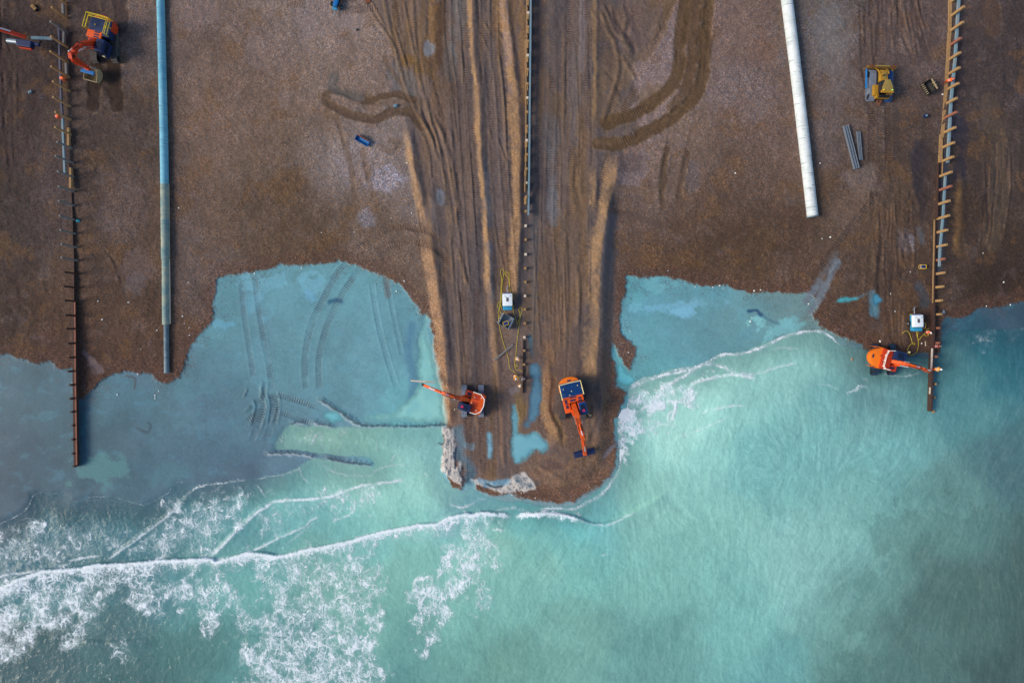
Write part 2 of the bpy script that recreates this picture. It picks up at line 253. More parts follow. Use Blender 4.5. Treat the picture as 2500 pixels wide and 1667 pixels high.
berm([(2345,395),(2348,460),(2346,520),(2344,600),(2342,640)], 16, 16, .3, (116,90,56), .6, .4)
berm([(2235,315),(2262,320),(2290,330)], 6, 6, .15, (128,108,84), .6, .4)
# dug soft ground at the left machine, digging loops
def dug(pts, w_, c, depth, k=0.8, rimh=0.12):
    global COL
    sl, D, SD, U, L = line(pts, w_*1.9); D = D+w_*0.10*nz1[sl]
    m = k*(1-sm(w_*0.75, w_*1.15, D)); COL[sl] = blend(COL[sl], S(*c), m); peb[sl] = peb[sl]*(1-0.6*m)
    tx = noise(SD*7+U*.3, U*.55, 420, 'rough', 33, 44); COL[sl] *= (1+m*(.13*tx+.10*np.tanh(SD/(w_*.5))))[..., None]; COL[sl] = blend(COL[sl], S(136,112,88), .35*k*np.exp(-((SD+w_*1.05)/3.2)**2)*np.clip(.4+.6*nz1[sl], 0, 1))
    br_ = np.clip(.6+.5*nz1[sl], .1, 1.2)*sm(0, 30, U)*sm(0, 30, L-U)
    H[sl] += br_*(-.6*depth*(1-sm(w_*0.3, w_*1.1, D))+.5*rimh*np.exp(-((D-w_*1.15)/(w_*0.3+3))**2))
BR = (86,66,48); BR2 = (90,69,46)
for a in [([(1012,246),(985,236),(969,231),(929,237),(903,247),(872,240),(834,226),(809,222)],9,BR,.14),([(1030,310),(1010,283),(992,273),(954,275),(916,291),(877,286),(834,270),(800,250),(796,232)],12,BR,.18),([(815,190),(812,215),(850,232),(880,238)],11,(96,92,88),.12,.7,.05),
          ([(938,140),(955,170),(978,205)],6,(108,86,66),.06,.6,.05),([(1673,-40),(1673,0),(1660,102),(1657,173),(1633,219),(1594,250),(1543,281),(1480,301)],16,BR2,.22,.9),([(1732,-40),(1730,0),(1719,102),(1716,179),(1699,230),(1663,270),(1607,306),(1543,342),(1500,352),(1460,350)],17,BR2,.24,.9),
          ([(1703,-40),(1702,0),(1692,90),(1686,170),(1672,225),(1640,262)],15,(92,71,52),.05,.8,.03),([(1627,363),(1616,452),(1617,503)],9,(90,72,56),.15),([(1678,375),(1660,465),(1663,516)],9,(92,74,60),.15),([(1512,460),(1560,466),(1600,480)],10,(112,92,76),.12,.6),([(1492,513),(1560,530),(1609,548)],8,(92,74,66),.18,.7),
          ([(1640,0),(1622,50),(1608,90),(1588,120),(1572,140)],12,(108,86,66),.12,.6),([(1475,0),(1500,60),(1512,90)],6,(80,66,66),.2,.6,.1),([(1520,0),(1545,60),(1560,95)],6,(84,70,68),.2,.6,.1),([(1455,30),(1490,80),(1530,105),(1560,110)],7,(92,76,68),.14,.5,.1),
          ([(819,280),(839,344),(857,408),(867,494),(877,512)],7,(104,84,66),.07,.6,.05),([(885,366),(900,440),(910,480)],7,(104,84,66),.07,.6,.05),([(940,655),(946,720)],9,(110,88,72),.05,.5,.03),([(1072,585),(1043,565),(992,556),(960,556)],8,(98,78,64),.1,.6),([(1095,640),(1071,612),(1045,596),(1020,594)],10,(92,74,62),.14,.6),
          ([(930,360),(960,372),(975,350),(955,345)],9,(104,84,66),.12,.5),([(230,165),(229,205),(227,258)],18,(56,42,34),.16,.95),([(279,160),(281,200),(284,258)],18,(58,44,34),.16,.95),([(2345,500),(2343,560),(2350,620)],10,(92,70,50),.08,.5),([(225,-30),(230,40)],16,(66,52,48),.1,.6),([(290,-30),(300,60)],18,(64,50,48),.1,.6),
          ([(2229,-30),(2229,0),(2239,77),(2272,153)],7,(86,70,62),.12,.6),([(2193,-30),(2193,0),(2201,77),(2232,153)],7,(92,74,64),.1,.6),([(2080,150),(2105,180)],5,(80,62,54),.1,.5),([(2412,250),(2416,300),(2440,330),(2440,480),(2420,590)],22,(92,78,64),.12,.5),
          ([(2455,300),(2475,340),(2470,430)],14,(78,66,62),.1,.5),([(2420,20),(2425,70)],22,(86,64,48),.06,.5),([(2120,720),(2128,600),(2132,520)],12,(96,76,58),.05,.4),([(2190,460),(2196,560),(2200,640)],10,(92,72,56),.1,.4),([(2216,600),(2226,640),(2200,640)],8,(96,72,52),.12,.5),
          ([(2222,460),(2238,520),(2236,600)],6,(84,66,54),.1,.5),([(2160,730),(2165,800),(2170,850)],9,(90,68,54),.06,.4),([(2190,720),(2196,790),(2200,840)],9,(94,72,54),.06,.4),([(0,0),(8,200),(12,330),(30,440)],5,(66,50,46),.12,.5),([(25,20),(30,300)],8,(84,66,56),.05,.4),
          ([(1754,465),(1764,485),(1766,505)],6,(84,66,60),.2,.6),([(252,610),(280,640),(300,700),(312,735)],5,(74,58,52),.1,.5,.05)]:
    dug(*a)
# ------------------------------------------------------------------ machine tracks: cleat marks (phase along the track goes to the shader)
TU = np.zeros_like(X); TM = np.zeros_like(X)
def tread(pts, w_, k=0.8, c=None, rut=0.02, both=True):
    global COL
    sl, D, SD, U, L = line(pts, w_*1.6)
    fade = sm(0, 14, U)*sm(0, 14, L-U)
    m = (1-sm(w_*0.46, w_*0.60, D))*fade*k*np.clip(0.75+0.3*nz1[sl], 0.15, 1)
    on = m > TM[sl]; TU[sl] = np.where(on, U*MPP, TU[sl]); TM[sl] = np.maximum(TM[sl], m)
    if c: COL[sl] = blend(COL[sl], S(*c), 0.45*m*(m_wet[sl] if c[2] > c[0]+15 else 1))
    H[sl] -= rut*(1-sm(w_*0.4, w_*0.6, D))*fade; H[sl] += 1.3*rut*np.exp(-((D-w_*0.66)/2.2)**2)*fade
def off(pts, d): return [(x+d, y) for x, y in pts]
L2 = [(1153,-60),(1155,120),(1165,200),(1172,300),(1176,380),(1183,470),(1190,560),(1196,650),(1200,720)]
for d, w_, k in [(-20,15,.9),(-44,12,.6),(-62,13,.6),(30,16,.8),(52,14,.8),(70,12,.6)]: tread(off(L2, d), w_, k, None, .03)
Ll = [(1184,700),(1186,800),(1190,900),(1195,1000),(1200,1100),(1202,1170)]
tread(off(Ll, -52), 15, .9, (84,66,58)); tread(off(Ll, -20), 15, .9, (92,70,58)); tread(off(Ll, 8), 13, .6); tread(off(Ll,-74), 13, .5); tread([(1122,640),(1128,760),(1134,900)], 14, .5)
tread([(965,0),(975,100),(985,200),(1015,270),(1040,330),(1062,420),(1075,520),(1090,640),(1100,760)], 16, .7); tread([(1010,40),(1018,130),(1024,220),(1050,300),(1085,400),(1105,520)], 15, .8); tread([(1055,180),(1062,260),(1090,330),(1110,430),(1120,560),(1130,660)], 16, .7)
tread([(940,60),(962,150),(978,210)], 12, .5)
for x0, k, w_ in [(1392,.9,16),(1432,.9,17),(1318,.6,14),(1348,.7,16),(1368,.6,14)]:
    tread([(x0,-40),(x0-2,120),(x0-4,260),(x0-8,330)] if x0 > 1380 else [(x0,150),(x0,260),(x0-6,400),(x0-8,560),(x0+2,700),(x0+10,860)], w_, k)
tread([(1345,330),(1346,420),(1348,480)], 20, .9, (116,116,118)); tread([(1400,350),(1396,450),(1390,560),(1388,700),(1394,800)], 18, .9); tread([(1420,560),(1424,700),(1420,850)], 12, .7); tread([(1310,560),(1318,700),(1330,860)], 14, .7)
tread([(1490,365),(1475,420),(1462,470),(1455,520)], 14, .9); tread([(1420,370),(1402,400),(1398,460)], 14, .8)
tread([(1520,185),(1500,240),(1478,290)], 17, .9, (104,84,66)); tread([(1555,205),(1535,250),(1515,285)], 17, .9, (112,88,66)); tread([(1500,140),(1530,155),(1550,180)], 12, .7)
tread([(1646,10),(1628,50),(1608,90),(1585,115)], 12, .9); tread([(1600,300),(1560,320),(1520,345),(1490,350)], 15, .8); tread([(1590,255),(1540,282),(1490,302),(1450,318)], 15, .8)
tread([(1640,300),(1630,360),(1622,410),(1616,470)], 11, .9); tread([(1704,255),(1686,332),(1674,390),(1664,440)], 11, .9); tread([(1515,470),(1560,474),(1590,480)], 12, .7)
tread([(1735,40),(1728,120),(1722,190)], 10, .5)
T1 = [(1079,582),(1043,565),(992,553),(941,560),(908,580),(877,606),(850,638),(820,675),(790,729),(760,792),(747,855),(744,900),(748,954)]
T2 = [(1071,614),(1025,593),(985,593),(941,604),(908,627),(880,655),(835,720),(805,780),(787,834),(779,879),(780,954)]
tread(T1, 14, .8, (94,112,124), .014); tread(T2, 14, .8, (94,112,124), .014)
tread([(589,690),(598,780),(610,855),(619,924)], 12, .7, (96,112,126), .012); tread([(622,672),(631,750),(646,840),(658,900),(664,954)], 12, .7, (96,112,126), .012)
DK = (80,92,104)
tread([(628,966),(637,990),(631,1020),(622,1047)], 22, 1.0, DK, .05); tread([(664,954),(671,990),(664,1040)], 20, 1.0, DK, .05); tread([(664,1035),(655,1060),(645,1080)], 14, .6, DK); tread([(645,935),(643,980)], 12, .8, DK, .04)
tread([(672,962),(730,978),(790,1000)], 12, .8, DK); tread([(682,1005),(730,1023),(765,1034)], 12, .8, DK); tread([(630,1010),(600,1030)], 14, .7, DK); tread([(628,1045),(612,1080)], 14, .5, DK)
tread([(907,687),(922,780),(940,855),(970,951)], 12, .35, (104,138,152)); tread([(945,684),(960,765),(982,870)], 10, .3, (104,138,152))
for P in ([(2128,250),(2129,400)],[(2168,250),(2171,400)]): tread(P, 16, 1.0, (82,64,52), .03)
tread([(2130,400),(2140,439),(2135,472),(2114,508),(2063,574),(1998,664)], 16, .9, (84,72,66)); tread([(2171,400),(2183,447),(2170,493),(2142,534),(2079,620),(2030,680)], 16, .9, (84,72,66))
for x0 in (2112,2142,2170,2190): tread([(x0,-40),(x0+1,60),(x0+2,140)], 13, .5)
tread([(2240,20),(2250,90),(2275,155)], 12, .5); tread([(2455,80),(2460,200),(2450,300)], 16, .5); tread([(2490,80),(2490,240)], 16, .4)
tread([(14,110),(16,300),(24,400)], 10, .7); tread([(33,120),(34,300),(38,400)], 10, .7); tread([(830,30),(880,22),(930,20)], 18, .9, (84,66,60)); tread([(790,20),(700,5)], 16, .5)
# curved track scrapes on the wet sand
def ridge(pts, w_, h, c=None, k=.7):
    global COL
    sl, D, SD, U, L = line(pts, w_*3); D = D+.8*nz2[sl]; k = k*np.clip(.7+.35*nz1[sl], .1, 1); m = np.exp(-(D/w_)**2)*sm(0, 15, U)*sm(0, 15, L-U); H[sl] += .6*h*m
    if c: COL[sl] = blend(COL[sl], S(*c), k*m)
    if c and h > .07 and c[0] > 100: COL[sl] = COL[sl]*(1-.0*m[..., None]); H[sl] -= .5*h*np.exp(-((SD+w_*1.9)/(w_*.9))**2)*sm(0, 15, U)*sm(0, 15, L-U)
for a in [([(603,940),(602,955),(592,975)],2.5,.15,(60,70,84)),([(618,985),(605,1000),(590,1008)],3,.15,(70,82,92)),([(641,925),(640,960),(642,985)],2.5,.15,(56,64,76)),([(660,1040),(672,1010),(678,985)],2.5,.1,(66,74,84)),
          ([(905,0),(925,40),(955,90)],3,.12,(140,112,84)),([(930,60),(955,100),(968,130)],3,.12,(134,108,84)),([(760,980),(745,1000)],2,.06,(130,150,160)),
          ([(960,60),(985,140),(1000,180)],3,.14,(136,108,78)),([(985,0),(1000,80),(1012,140)],3,.14,(134,106,78)),([(1180,50),(1195,85)],3,.15,(146,118,88)),([(1176,85),(1192,130)],3,.13,(136,110,84)),([(1215,75),(1232,110)],3,.15,(140,112,84)),([(1218,130),(1230,260),(1234,380)],3,.14,(142,114,84)),
          ([(1045,270),(1060,320),(1075,370),(1090,420)],4,.16,(140,112,84)),([(1090,380),(1108,480),(1116,560)],3,.12,(140,112,86)),([(1116,600),(1130,660),(1140,700)],4,.16,(144,116,86)),([(1120,560),(1133,650),(1142,700)],3,.14,(130,104,84)),([(1022,230),(1030,290),(1050,330)],4,.14,(134,108,80)),
          ([(1212,330),(1225,370),(1236,400)],3,.13,(140,112,86)),([(1193,310),(1200,345)],3,.13,(140,112,86)),([(1030,320),(1048,380),(1052,440)],3,.12,(128,104,84)),([(1340,50),(1342,300)],3,.06,(108,88,70)),([(1375,30),(1374,300)],4,.08,(116,96,76)),([(1380,560),(1384,720),(1380,860)],4,.12,(134,108,86)),
          ([(1405,640),(1412,720),(1408,800)],5,.14,(138,112,88)),([(1098,620),(1110,720),(1120,860),(1128,1000)],3,.08,(122,100,84)),([(1160,940),(1165,1060),(1164,1140)],3,.07,(124,98,76)),([(1430,960),(1434,1060),(1420,1110)],6,.12,(134,104,76)),([(1368,1020),(1370,1100)],3,.1,(128,102,78)),
          ([(1290,1150),(1340,1175),(1400,1185)],8,.14,(136,108,84)),([(1310,1130),(1350,1150),(1380,1165)],5,-.14,(88,72,70)),([(2098,0),(2102,100),(2106,180),(2122,235)],3,-.1,(62,50,46)),([(2212,20),(2216,60),(2222,110)],4,.12,(112,92,76)),([(2430,340),(2432,420),(2425,470)],3,-.1,(64,54,54)),([(2440,340),(2440,420)],3,.1,(104,86,70)),([(2415,480),(2435,478),(2445,490)],3,-.12,(60,54,54)),
          ([(2425,530),(2420,560),(2415,590)],3,-.1,(68,58,54)),([(2433,500),(2433,560)],3,-.1,(68,58,54)),([(2160,480),(2166,560)],3,-.1,(70,56,48)),([(2152,560),(2150,640)],3,-.12,(66,52,46)),([(2210,560),(2222,600),(2230,630)],4,-.14,(70,54,46)),([(2196,600),(2204,640),(2215,660)],4,.14,(112,84,54))]:
    ridge(*a)
# long wheel and blade grooves following the haul roads
rg = random.Random(3)
for _ in range(44):
    x0 = rg.uniform(960, 1225) if rg.random() < .5 else rg.uniform(1310, 1450); y0 = rg.uniform(-40, 900); L_ = rg.uniform(90, 330)
    if x0 < 1225: sl_ = .05+.14*max(0, (1180-x0)/220)*(1 if y0 < 600 else .5)
    else: sl_ = rg.uniform(-.03, .03)
    if x0 < 1100 and y0 > 500: x0 = rg.uniform(1110, 1225)
    P_ = [(x0, y0), (x0+sl_*L_*.5+rg.uniform(-4, 4), y0+L_*.5), (x0+sl_*L_+rg.uniform(-5, 5), y0+L_)]
    if rg.random() < .5: ridge(P_, rg.uniform(1.6, 3), -.08, (68,58,58), .5)
    else: ridge(P_, rg.uniform(1.6, 2.6), .09, (134,110,86), .5)
for _ in range(70):                              # ruts between the right pipe and the right groyne, and on the mound beyond it
    z = rg.random()
    if z < .35: x0 = rg.uniform(2100, 2240); y0 = rg.uniform(-40, 60); L_ = rg.uniform(60, 130); sl_ = .02+.25*max(0, (x0-2170)/80)
    elif z < .75: x0 = rg.uniform(2125, 2235); y0 = rg.uniform(450, 760); L_ = rg.uniform(50, 140); sl_ = rg.uniform(-.06, .10)
    else: x0 = rg.uniform(2395, 2470); y0 = rg.uniform(280, 520); L_ = rg.uniform(60, 140); sl_ = rg.uniform(-.12, .05)
    P_ = [(x0, y0), (x0+sl_*L_*.4+rg.uniform(-3, 3), y0+L_*.5), (x0+sl_*L_+rg.uniform(-4, 4), y0+L_)]
    if rg.random() < .6: ridge(P_, rg.uniform(1.8, 3.4), -.11, (52,42,38), .55)
    else: ridge(P_, rg.uniform(1.8, 3.2), .12, (112,88,68), .5)
for a in [([(930,-30),(948,60),(962,120),(985,200),(1010,260),(1048,330),(1072,400)],5,.16,(142,114,86),.6),([(880,-10),(918,50),(950,100),(962,170)],4,.14,(138,112,88),.6),([(1005,-20),(1012,90),(1020,180),(1042,260),(1080,330),(1104,420),(1120,520)],5,.16,(144,116,86),.55),([(1035,250),(1062,330),(1078,400),(1098,500),(1104,600)],4,.14,(140,114,88),.5),
          ([(1046,-30),(1045,80),(1060,200),(1084,290),(1090,360)],4,-.12,(74,60,54),.6),([(960,-20),(985,90),(1000,190),(1030,270),(1066,350)],4,-.12,(72,60,56),.55),([(1462,20),(1480,70),(1500,110),(1508,180),(1470,300)],5,.16,(128,102,78),.6),([(1530,40),(1520,90),(1540,130)],6,.18,(132,108,84),.6),([(1495,20),(1515,70),(1545,110),(1550,150)],6,-.2,(64,54,54),.7),
          ([(1510,130),(1540,175),(1552,205)],5,.16,(136,112,86),.6),([(1470,170),(1500,200),(1520,250)],5,-.14,(76,62,56),.6),([(1450,340),(1480,350),(1530,340)],8,.12,(122,98,76),.5),([(1405,370),(1395,430),(1402,520)],6,.14,(138,110,80),.6),([(1440,960),(1450,1020),(1430,1080)],6,.14,(132,104,78),.5),([(1330,1150),(1380,1150),(1420,1120)],8,.12,(140,112,86),.5)]:
    ridge(*a)
# scarps of the trench (crumbling dark faces with a pale foot)
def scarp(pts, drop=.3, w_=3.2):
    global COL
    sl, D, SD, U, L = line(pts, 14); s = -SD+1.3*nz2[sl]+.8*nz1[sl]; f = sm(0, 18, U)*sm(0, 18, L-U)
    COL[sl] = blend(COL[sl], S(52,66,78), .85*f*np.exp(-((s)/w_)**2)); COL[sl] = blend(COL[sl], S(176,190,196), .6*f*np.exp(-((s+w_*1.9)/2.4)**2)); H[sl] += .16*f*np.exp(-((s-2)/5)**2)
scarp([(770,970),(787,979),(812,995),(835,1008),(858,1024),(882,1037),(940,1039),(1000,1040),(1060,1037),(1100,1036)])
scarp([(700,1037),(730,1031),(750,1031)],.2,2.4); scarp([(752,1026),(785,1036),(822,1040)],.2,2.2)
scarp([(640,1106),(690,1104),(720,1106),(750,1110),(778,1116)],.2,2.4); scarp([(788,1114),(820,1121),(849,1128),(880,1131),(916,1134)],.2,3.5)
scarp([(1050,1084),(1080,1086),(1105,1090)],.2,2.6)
# chalk revetment on the left of the nose: pale, cracked, streaked down the slope
CH1 = [(1080,1044),(1112,1046),(1112,1085),(1110,1130),(1116,1150),(1122,1120),(1128,1130),(1128,1190),(1110,1180),(1094,1166),(1080,1148)]
CH2 = [(1148,1168),(1180,1176),(1230,1182),(1250,1160),(1280,1150),(1298,1170),(1310,1194),(1270,1199),(1220,1202),(1185,1192),(1160,1180)]
stripe = noise(X+.1*Y, Y*0.22, 160, 'rough', 10, 20)
for P, hh in ((CH1, .35), (CH2, .12)):
    s = sdf(P)+2*nz1; m = sm(-2, 3, s); cr = sm(0.3, 1.3, stripe if P is CH1 else noise(X, Y, 220, 'rough', 90, 3))
    cc = np.array(S(206,200,192), np.float32)*(1-cr[..., None])+np.array(S(84,106,120), np.float32)*cr[..., None]
    COL = COL*(1-.85*m[..., None])+cc*.85*m[..., None]; H += hh*m*(0.6+0.25*stripe*0.4); peb = peb*(1-.7*m)
for a in [([(1116,1050),(1126,1075),(1120,1110),(1140,1130),(1150,1150),(1145,1172)],13,(62,100,120),.75,.6,.5,.2),([(1170,1172),(1200,1180),(1235,1176)],8,(104,158,184),.7,.5,.6,.2),([(1188,1180),(1205,1188),(1225,1186)],2.5,(40,44,48),.8,.3,.3,.2),([(1262,1165),(1275,1180),(1295,1185)],7,(70,96,112),.6,.6,.4,.2)]:
    smear(*a)
print('ground ready')
# ------------------------------------------------------------------ materials helpers
def new_mat(name):
    m = bpy.data.materials.new(name); m.use_nodes = True; n = m.node_tree
    return m, n, n.nodes['Principled BSDF'], n.nodes['Material Output']
class G:                                           # tiny node-graph writer
    def __init__(s, t): s.t = t
    def n(s, typ, **k):
        x = s.t.nodes.new(typ)
        for a, b in k.items():
            if a.startswith('_'): setattr(x, a[1:], b)
        return x
    def l(s, a, b): s.t.links.new(a, b)
    def put(s, sock, v):
        if hasattr(v, 'is_output'): s.l(v, sock)
        else: sock.default_value = v
    def math(s, op, a, b=0.0, c=None, clamp=False):
        x = s.n('ShaderNodeMath'); x.operation = op; x.use_clamp = clamp; s.put(x.inputs[0], a); s.put(x.inputs[1], b)
        if c is not None: s.put(x.inputs[2], c)
        return x.outputs[0]
    def mix(s, f, a, b, blend='MIX'):
        x = s.n('ShaderNodeMix'); x.data_type = 'RGBA'; x.blend_type = blend; s.put(x.inputs[0], f); s.put(x.inputs[6], a); s.put(x.inputs[7], b); return x.outputs[2]
    def attr(s, name, col=False):
        x = s.n('ShaderNodeAttribute'); x.attribute_name = name; return x.outputs['Color' if col else 'Fac']
    def ramp(s, v, a, b, lo=0.0, hi=1.0, smooth=True):
        x = s.n('ShaderNodeMapRange'); x.interpolation_type = 'SMOOTHSTEP' if smooth else 'LINEAR'; s.put(x.inputs[0], v); s.put(x.inputs[1], a); s.put(x.inputs[2], b); s.put(x.inputs[3], lo); s.put(x.inputs[4], hi); return x.outputs[0]
    def noise(s, vec, scale, detail=3, rough=.55, dist=0.0):
        x = s.n('ShaderNodeTexNoise'); s.put(x.inputs['Vector'], vec); x.inputs['Scale'].default_value = scale; x.inputs['Detail'].default_value = detail; x.inputs['Roughness'].default_value = rough; x.inputs['Distortion'].default_value = dist; return x
    def vor(s, vec, scale, feat='F1'):
        x = s.n('ShaderNodeTexVoronoi'); x.feature = feat; s.put(x.inputs['Vector'], vec); x.inputs['Scale'].default_value = scale; return x
    def obj(s): return s.n('ShaderNodeTexCoord').outputs['Object']
    def bump(s, h, strength, dist, normal=None):
        x = s.n('ShaderNodeBump'); s.put(x.inputs['Strength'], strength); s.put(x.inputs['Distance'], dist); s.put(x.inputs['Height'], h)
        if normal is not None: s.l(normal, x.inputs['Normal'])
        return x.outputs[0]
def grid_mesh(name, mask, Z, mat, attrs, kind='structure'):
    idx = -np.ones(X.shape, np.int64); fm = mask[:-1, :-1] & mask[1:, :-1] & mask[:-1, 1:] & mask[1:, 1:]
    used = np.zeros(X.shape, bool); used[:-1, :-1] |= fm; used[1:, :-1] |= fm; used[:-1, 1:] |= fm; used[1:, 1:] |= fm
    idx[used] = np.arange(used.sum()); k = MPP*(CAMH-Z)/CAMH
    co = np.stack([(X-1250)*k, (833.5-Y)*k, Z], -1)[used].astype(np.float32)
    a = idx[:-1, :-1][fm]; b = idx[1:, :-1][fm]; c = idx[1:, 1:][fm]; d = idx[:-1, 1:][fm]
    F = np.stack([a, b, c, d], -1).astype(np.int32); nf = len(F)
    me = bpy.data.meshes.new(name); me.vertices.add(len(co)); me.vertices.foreach_set('co', co.ravel())
    me.loops.add(nf*4); me.loops.foreach_set('vertex_index', F.ravel())
    me.polygons.add(nf); me.polygons.foreach_set('loop_start', np.arange(0, nf*4, 4, dtype=np.int32)); me.polygons.foreach_set('loop_total', np.full(nf, 4, np.int32))
    me.polygons.foreach_set('use_smooth', np.ones(nf, bool)); me.update(calc_edges=True)
    for an, v in attrs.items():
        if v.ndim == 3:
            at = me.attributes.new(an, 'FLOAT_VECTOR', 'POINT'); at.data.foreach_set('vector', np.ascontiguousarray(v[used], dtype=np.float32).ravel())
        else:
            at = me.attributes.new(an, 'FLOAT', 'POINT'); at.data.foreach_set('value', np.ascontiguousarray(v[used], dtype=np.float32).ravel())
    me.materials.append(mat); o = bpy.data.objects.new(name, me); C.objects.link(o)
    if kind: o['kind'] = kind
    return o
# ------------------------------------------------------------------ ground material
gm, t, P, OUT = new_mat('beach'); g = G(t); oc = g.obj()
col = g.attr('col', True); peb_a = g.attr('peb'); wet_a = g.attr('wet'); tu = g.attr('tu'); tm = g.attr('tm')
v1 = g.vor(oc, 7.5); v2 = g.vor(oc, 13); v3 = g.vor(oc, 2.6)
sx = g.n('ShaderNodeSeparateColor'); g.l(v1.outputs['Color'], sx.inputs[0])
sx2 = g.n('ShaderNodeSeparateColor'); g.l(v2.outputs['Color'], sx2.inputs[0])
sx3 = g.n('ShaderNodeSeparateColor'); g.l(v3.outputs['Color'], sx3.inputs[0])
s1 = g.math('POWER', sx.outputs[0], 2.2); s2 = g.math('POWER', sx2.outputs[1], 2.0)
val = g.math('ADD', g.math('MULTIPLY', s1, 1.35), g.math('MULTIPLY', s2, 0.95)); val = g.math('ADD', val, 0.28)     # average near 1
flake = g.math('MULTIPLY', g.ramp(sx3.outputs[0], .985, .99), g.ramp(v3.outputs['Distance'], .20, .12)); val = g.math('ADD', val, g.math('MULTIPLY', flake, 1.6))
amt = g.math('MULTIPLY', peb_a, 0.85)
gain = g.math('ADD', g.math('MULTIPLY', g.math('SUBTRACT', val, 1.0), amt), 1.0)
fine = g.noise(oc, 2.2, 5, .65); gain = g.math('MULTIPLY', gain, g.ramp(fine.outputs[0], .2, .8, .88, 1.12, False))
c0 = g.mix(1.0, col, gain, 'MULTIPLY')
# stones differ in hue: bluish flint and rusty ones
hue = g.mix(g.ramp(sx.outputs[2], .25, .75), (1.20, 0.97, 0.76, 1), (0.86, 1.0, 1.22, 1)); c0 = g.mix(g.math('MULTIPLY', amt, .9, clamp=True), c0, g.mix(1.0, c0, hue, 'MULTIPLY'))
sct = g.math('MULTIPLY', g.ramp(g.math('SUBTRACT', g.math('MULTIPLY', g.attr('scat'), .42), sx.outputs[1]), 0, .02), g.ramp(v1.outputs['Distance'], .55, .35)); c0 = g.mix(g.math('MULTIPLY', sct, .8), c0, g.mix(sx.outputs[2], S(62,52,50)+(1,), S(116,96,84)+(1,)))
# cleat marks
ph = g.math('SINE', g.math('ADD', g.math('MULTIPLY', tu, 2*math.pi/0.36), g.math('MULTIPLY', g.noise(oc, .8, 2).outputs[0], 2.2)))
cl = g.ramp(ph, -.5, .6)
brk = g.ramp(g.noise(oc, .5, 3).outputs[0], .36, .6, .35, 1)
tmm = g.math('MULTIPLY', tm, brk)
c0 = g.mix(g.math('MULTIPLY', tmm, .75), c0, g.mix(1.0, c0, g.mix(cl, (.52, .50, .52, 1), (1.22, 1.18, 1.14, 1)), 'MULTIPLY'))
g.l(c0, P.inputs['Base Color'])
g.put(P.inputs['Roughness'], g.ramp(wet_a, 0, 1, .92, .42, False)); g.put(P.inputs['Specular IOR Level'], g.ramp(wet_a, 0, 1, .3, .18, False))
hgt = g.math('ADD', g.math('MULTIPLY', val, g.math('MULTIPLY', peb_a, .016)), g.math('MULTIPLY', g.noise(oc, 1.1, 5, .6).outputs[0], g.ramp(wet_a, 0, 1, .09, .015, False)))
hgt = g.math('ADD', hgt, g.math('MULTIPLY', g.math('MULTIPLY', ph, tmm), .035))
g.l(g.bump(hgt, .8, 1.0), P.inputs['Normal'])

# ------------------------------------------------------------------ pools dug or left by the tide (own level, turbid water)
POOLS = [([(1030,772),(1044,766),(1056,840),(1070,900),(1085,960),(1090,1002),(1095,1032),(1060,1034),(980,1035),(900,1035),(870,1022),(900,1006),(960,1000),(990,975),(1014,945),(1013,900),(1018,860),(1014,825),(1026,790)], .075, (152,214,208), 16, .04),
 ([(778,1008),(800,998),(826,1006),(838,1024),(815,1034),(785,1026)], .09, (126,200,205), 10, .04),
 ([(1249,985),(1261,985),(1268,1026),(1266,1052),(1284,1058),(1300,1050),(1318,1056),(1337,1079),(1342,1092),(1326,1107),(1312,1104),(1299,1111),(1282,1120),(1267,1133),(1257,1134),(1250,1110),(1249,1079),(1247,1026)], None, (128,190,200), 9, .10),
 ([(1296,892),(1308,886),(1320,893),(1326,930),(1324,980),(1318,1012),(1302,1026),(1288,1046),(1280,1040),(1290,1010),(1292,940)], None, (100,142,162), 9, .06),
 ([(1188,1054),(1200,1054),(1203,1080),(1202,1120),(1188,1120)], None, (140,184,198), 6, .04),
 ([(2040,733),(2060,727),(2086,726),(2096,729),(2070,738),(2046,738)], None, (92,190,196), 6, .04),
 ([(2132,716),(2146,722),(2158,732),(2150,738),(2140,745),(2136,756),(2132,745)], None, (80,150,176), 6, .04),
 ([(1493,838),(1503,842),(1508,858),(1514,876),(1530,900),(1545,918),(1552,932),(1535,942),(1518,938),(1504,932),(1503,918),(1506,895),(1500,872),(1493,860)], None, (120,206,212), 9, .08),
 ([(1290,820),(1298,818),(1302,850),(1300,868),(1293,860)], None, (92,116,128), 5, .02)]
pool_data = []
for poly, z, c, soft, dep in POOLS:
    s = sdf(poly)+.5*nz2+2.4*nz1-1; m = sm(-3, soft, s)
    if z is None: z = float(np.median(H[s > 0]))+.01
    H = H*(1-m)+m*(z-dep-.04)
    pool_data.append((s, z, c, soft)); COL = blend(COL, np.array(S(*c))*.75, .6*m); peb = peb*(1-m); wet = np.maximum(wet, m)
H = np.nan_to_num(H)
ground = grid_mesh('ground', np.ones(X.shape, bool), H.astype(np.float32), gm, {'col': COL, 'peb': peb, 'wet': wet, 'tu': TU, 'tm': TM, 'scat': scat})
def gh(px, py):                                  # height of the ground under a photo pixel
    i = np.clip(np.searchsorted(XS, px), 1, NX-1); j = np.clip(np.searchsorted(YS, py), 1, NY-1); return float(H[j, i])
def on(px, py, dz=0.0):
    z = gh(px, py); x, y, _ = W(px, py, z); return Vector((x, y, z+dz))

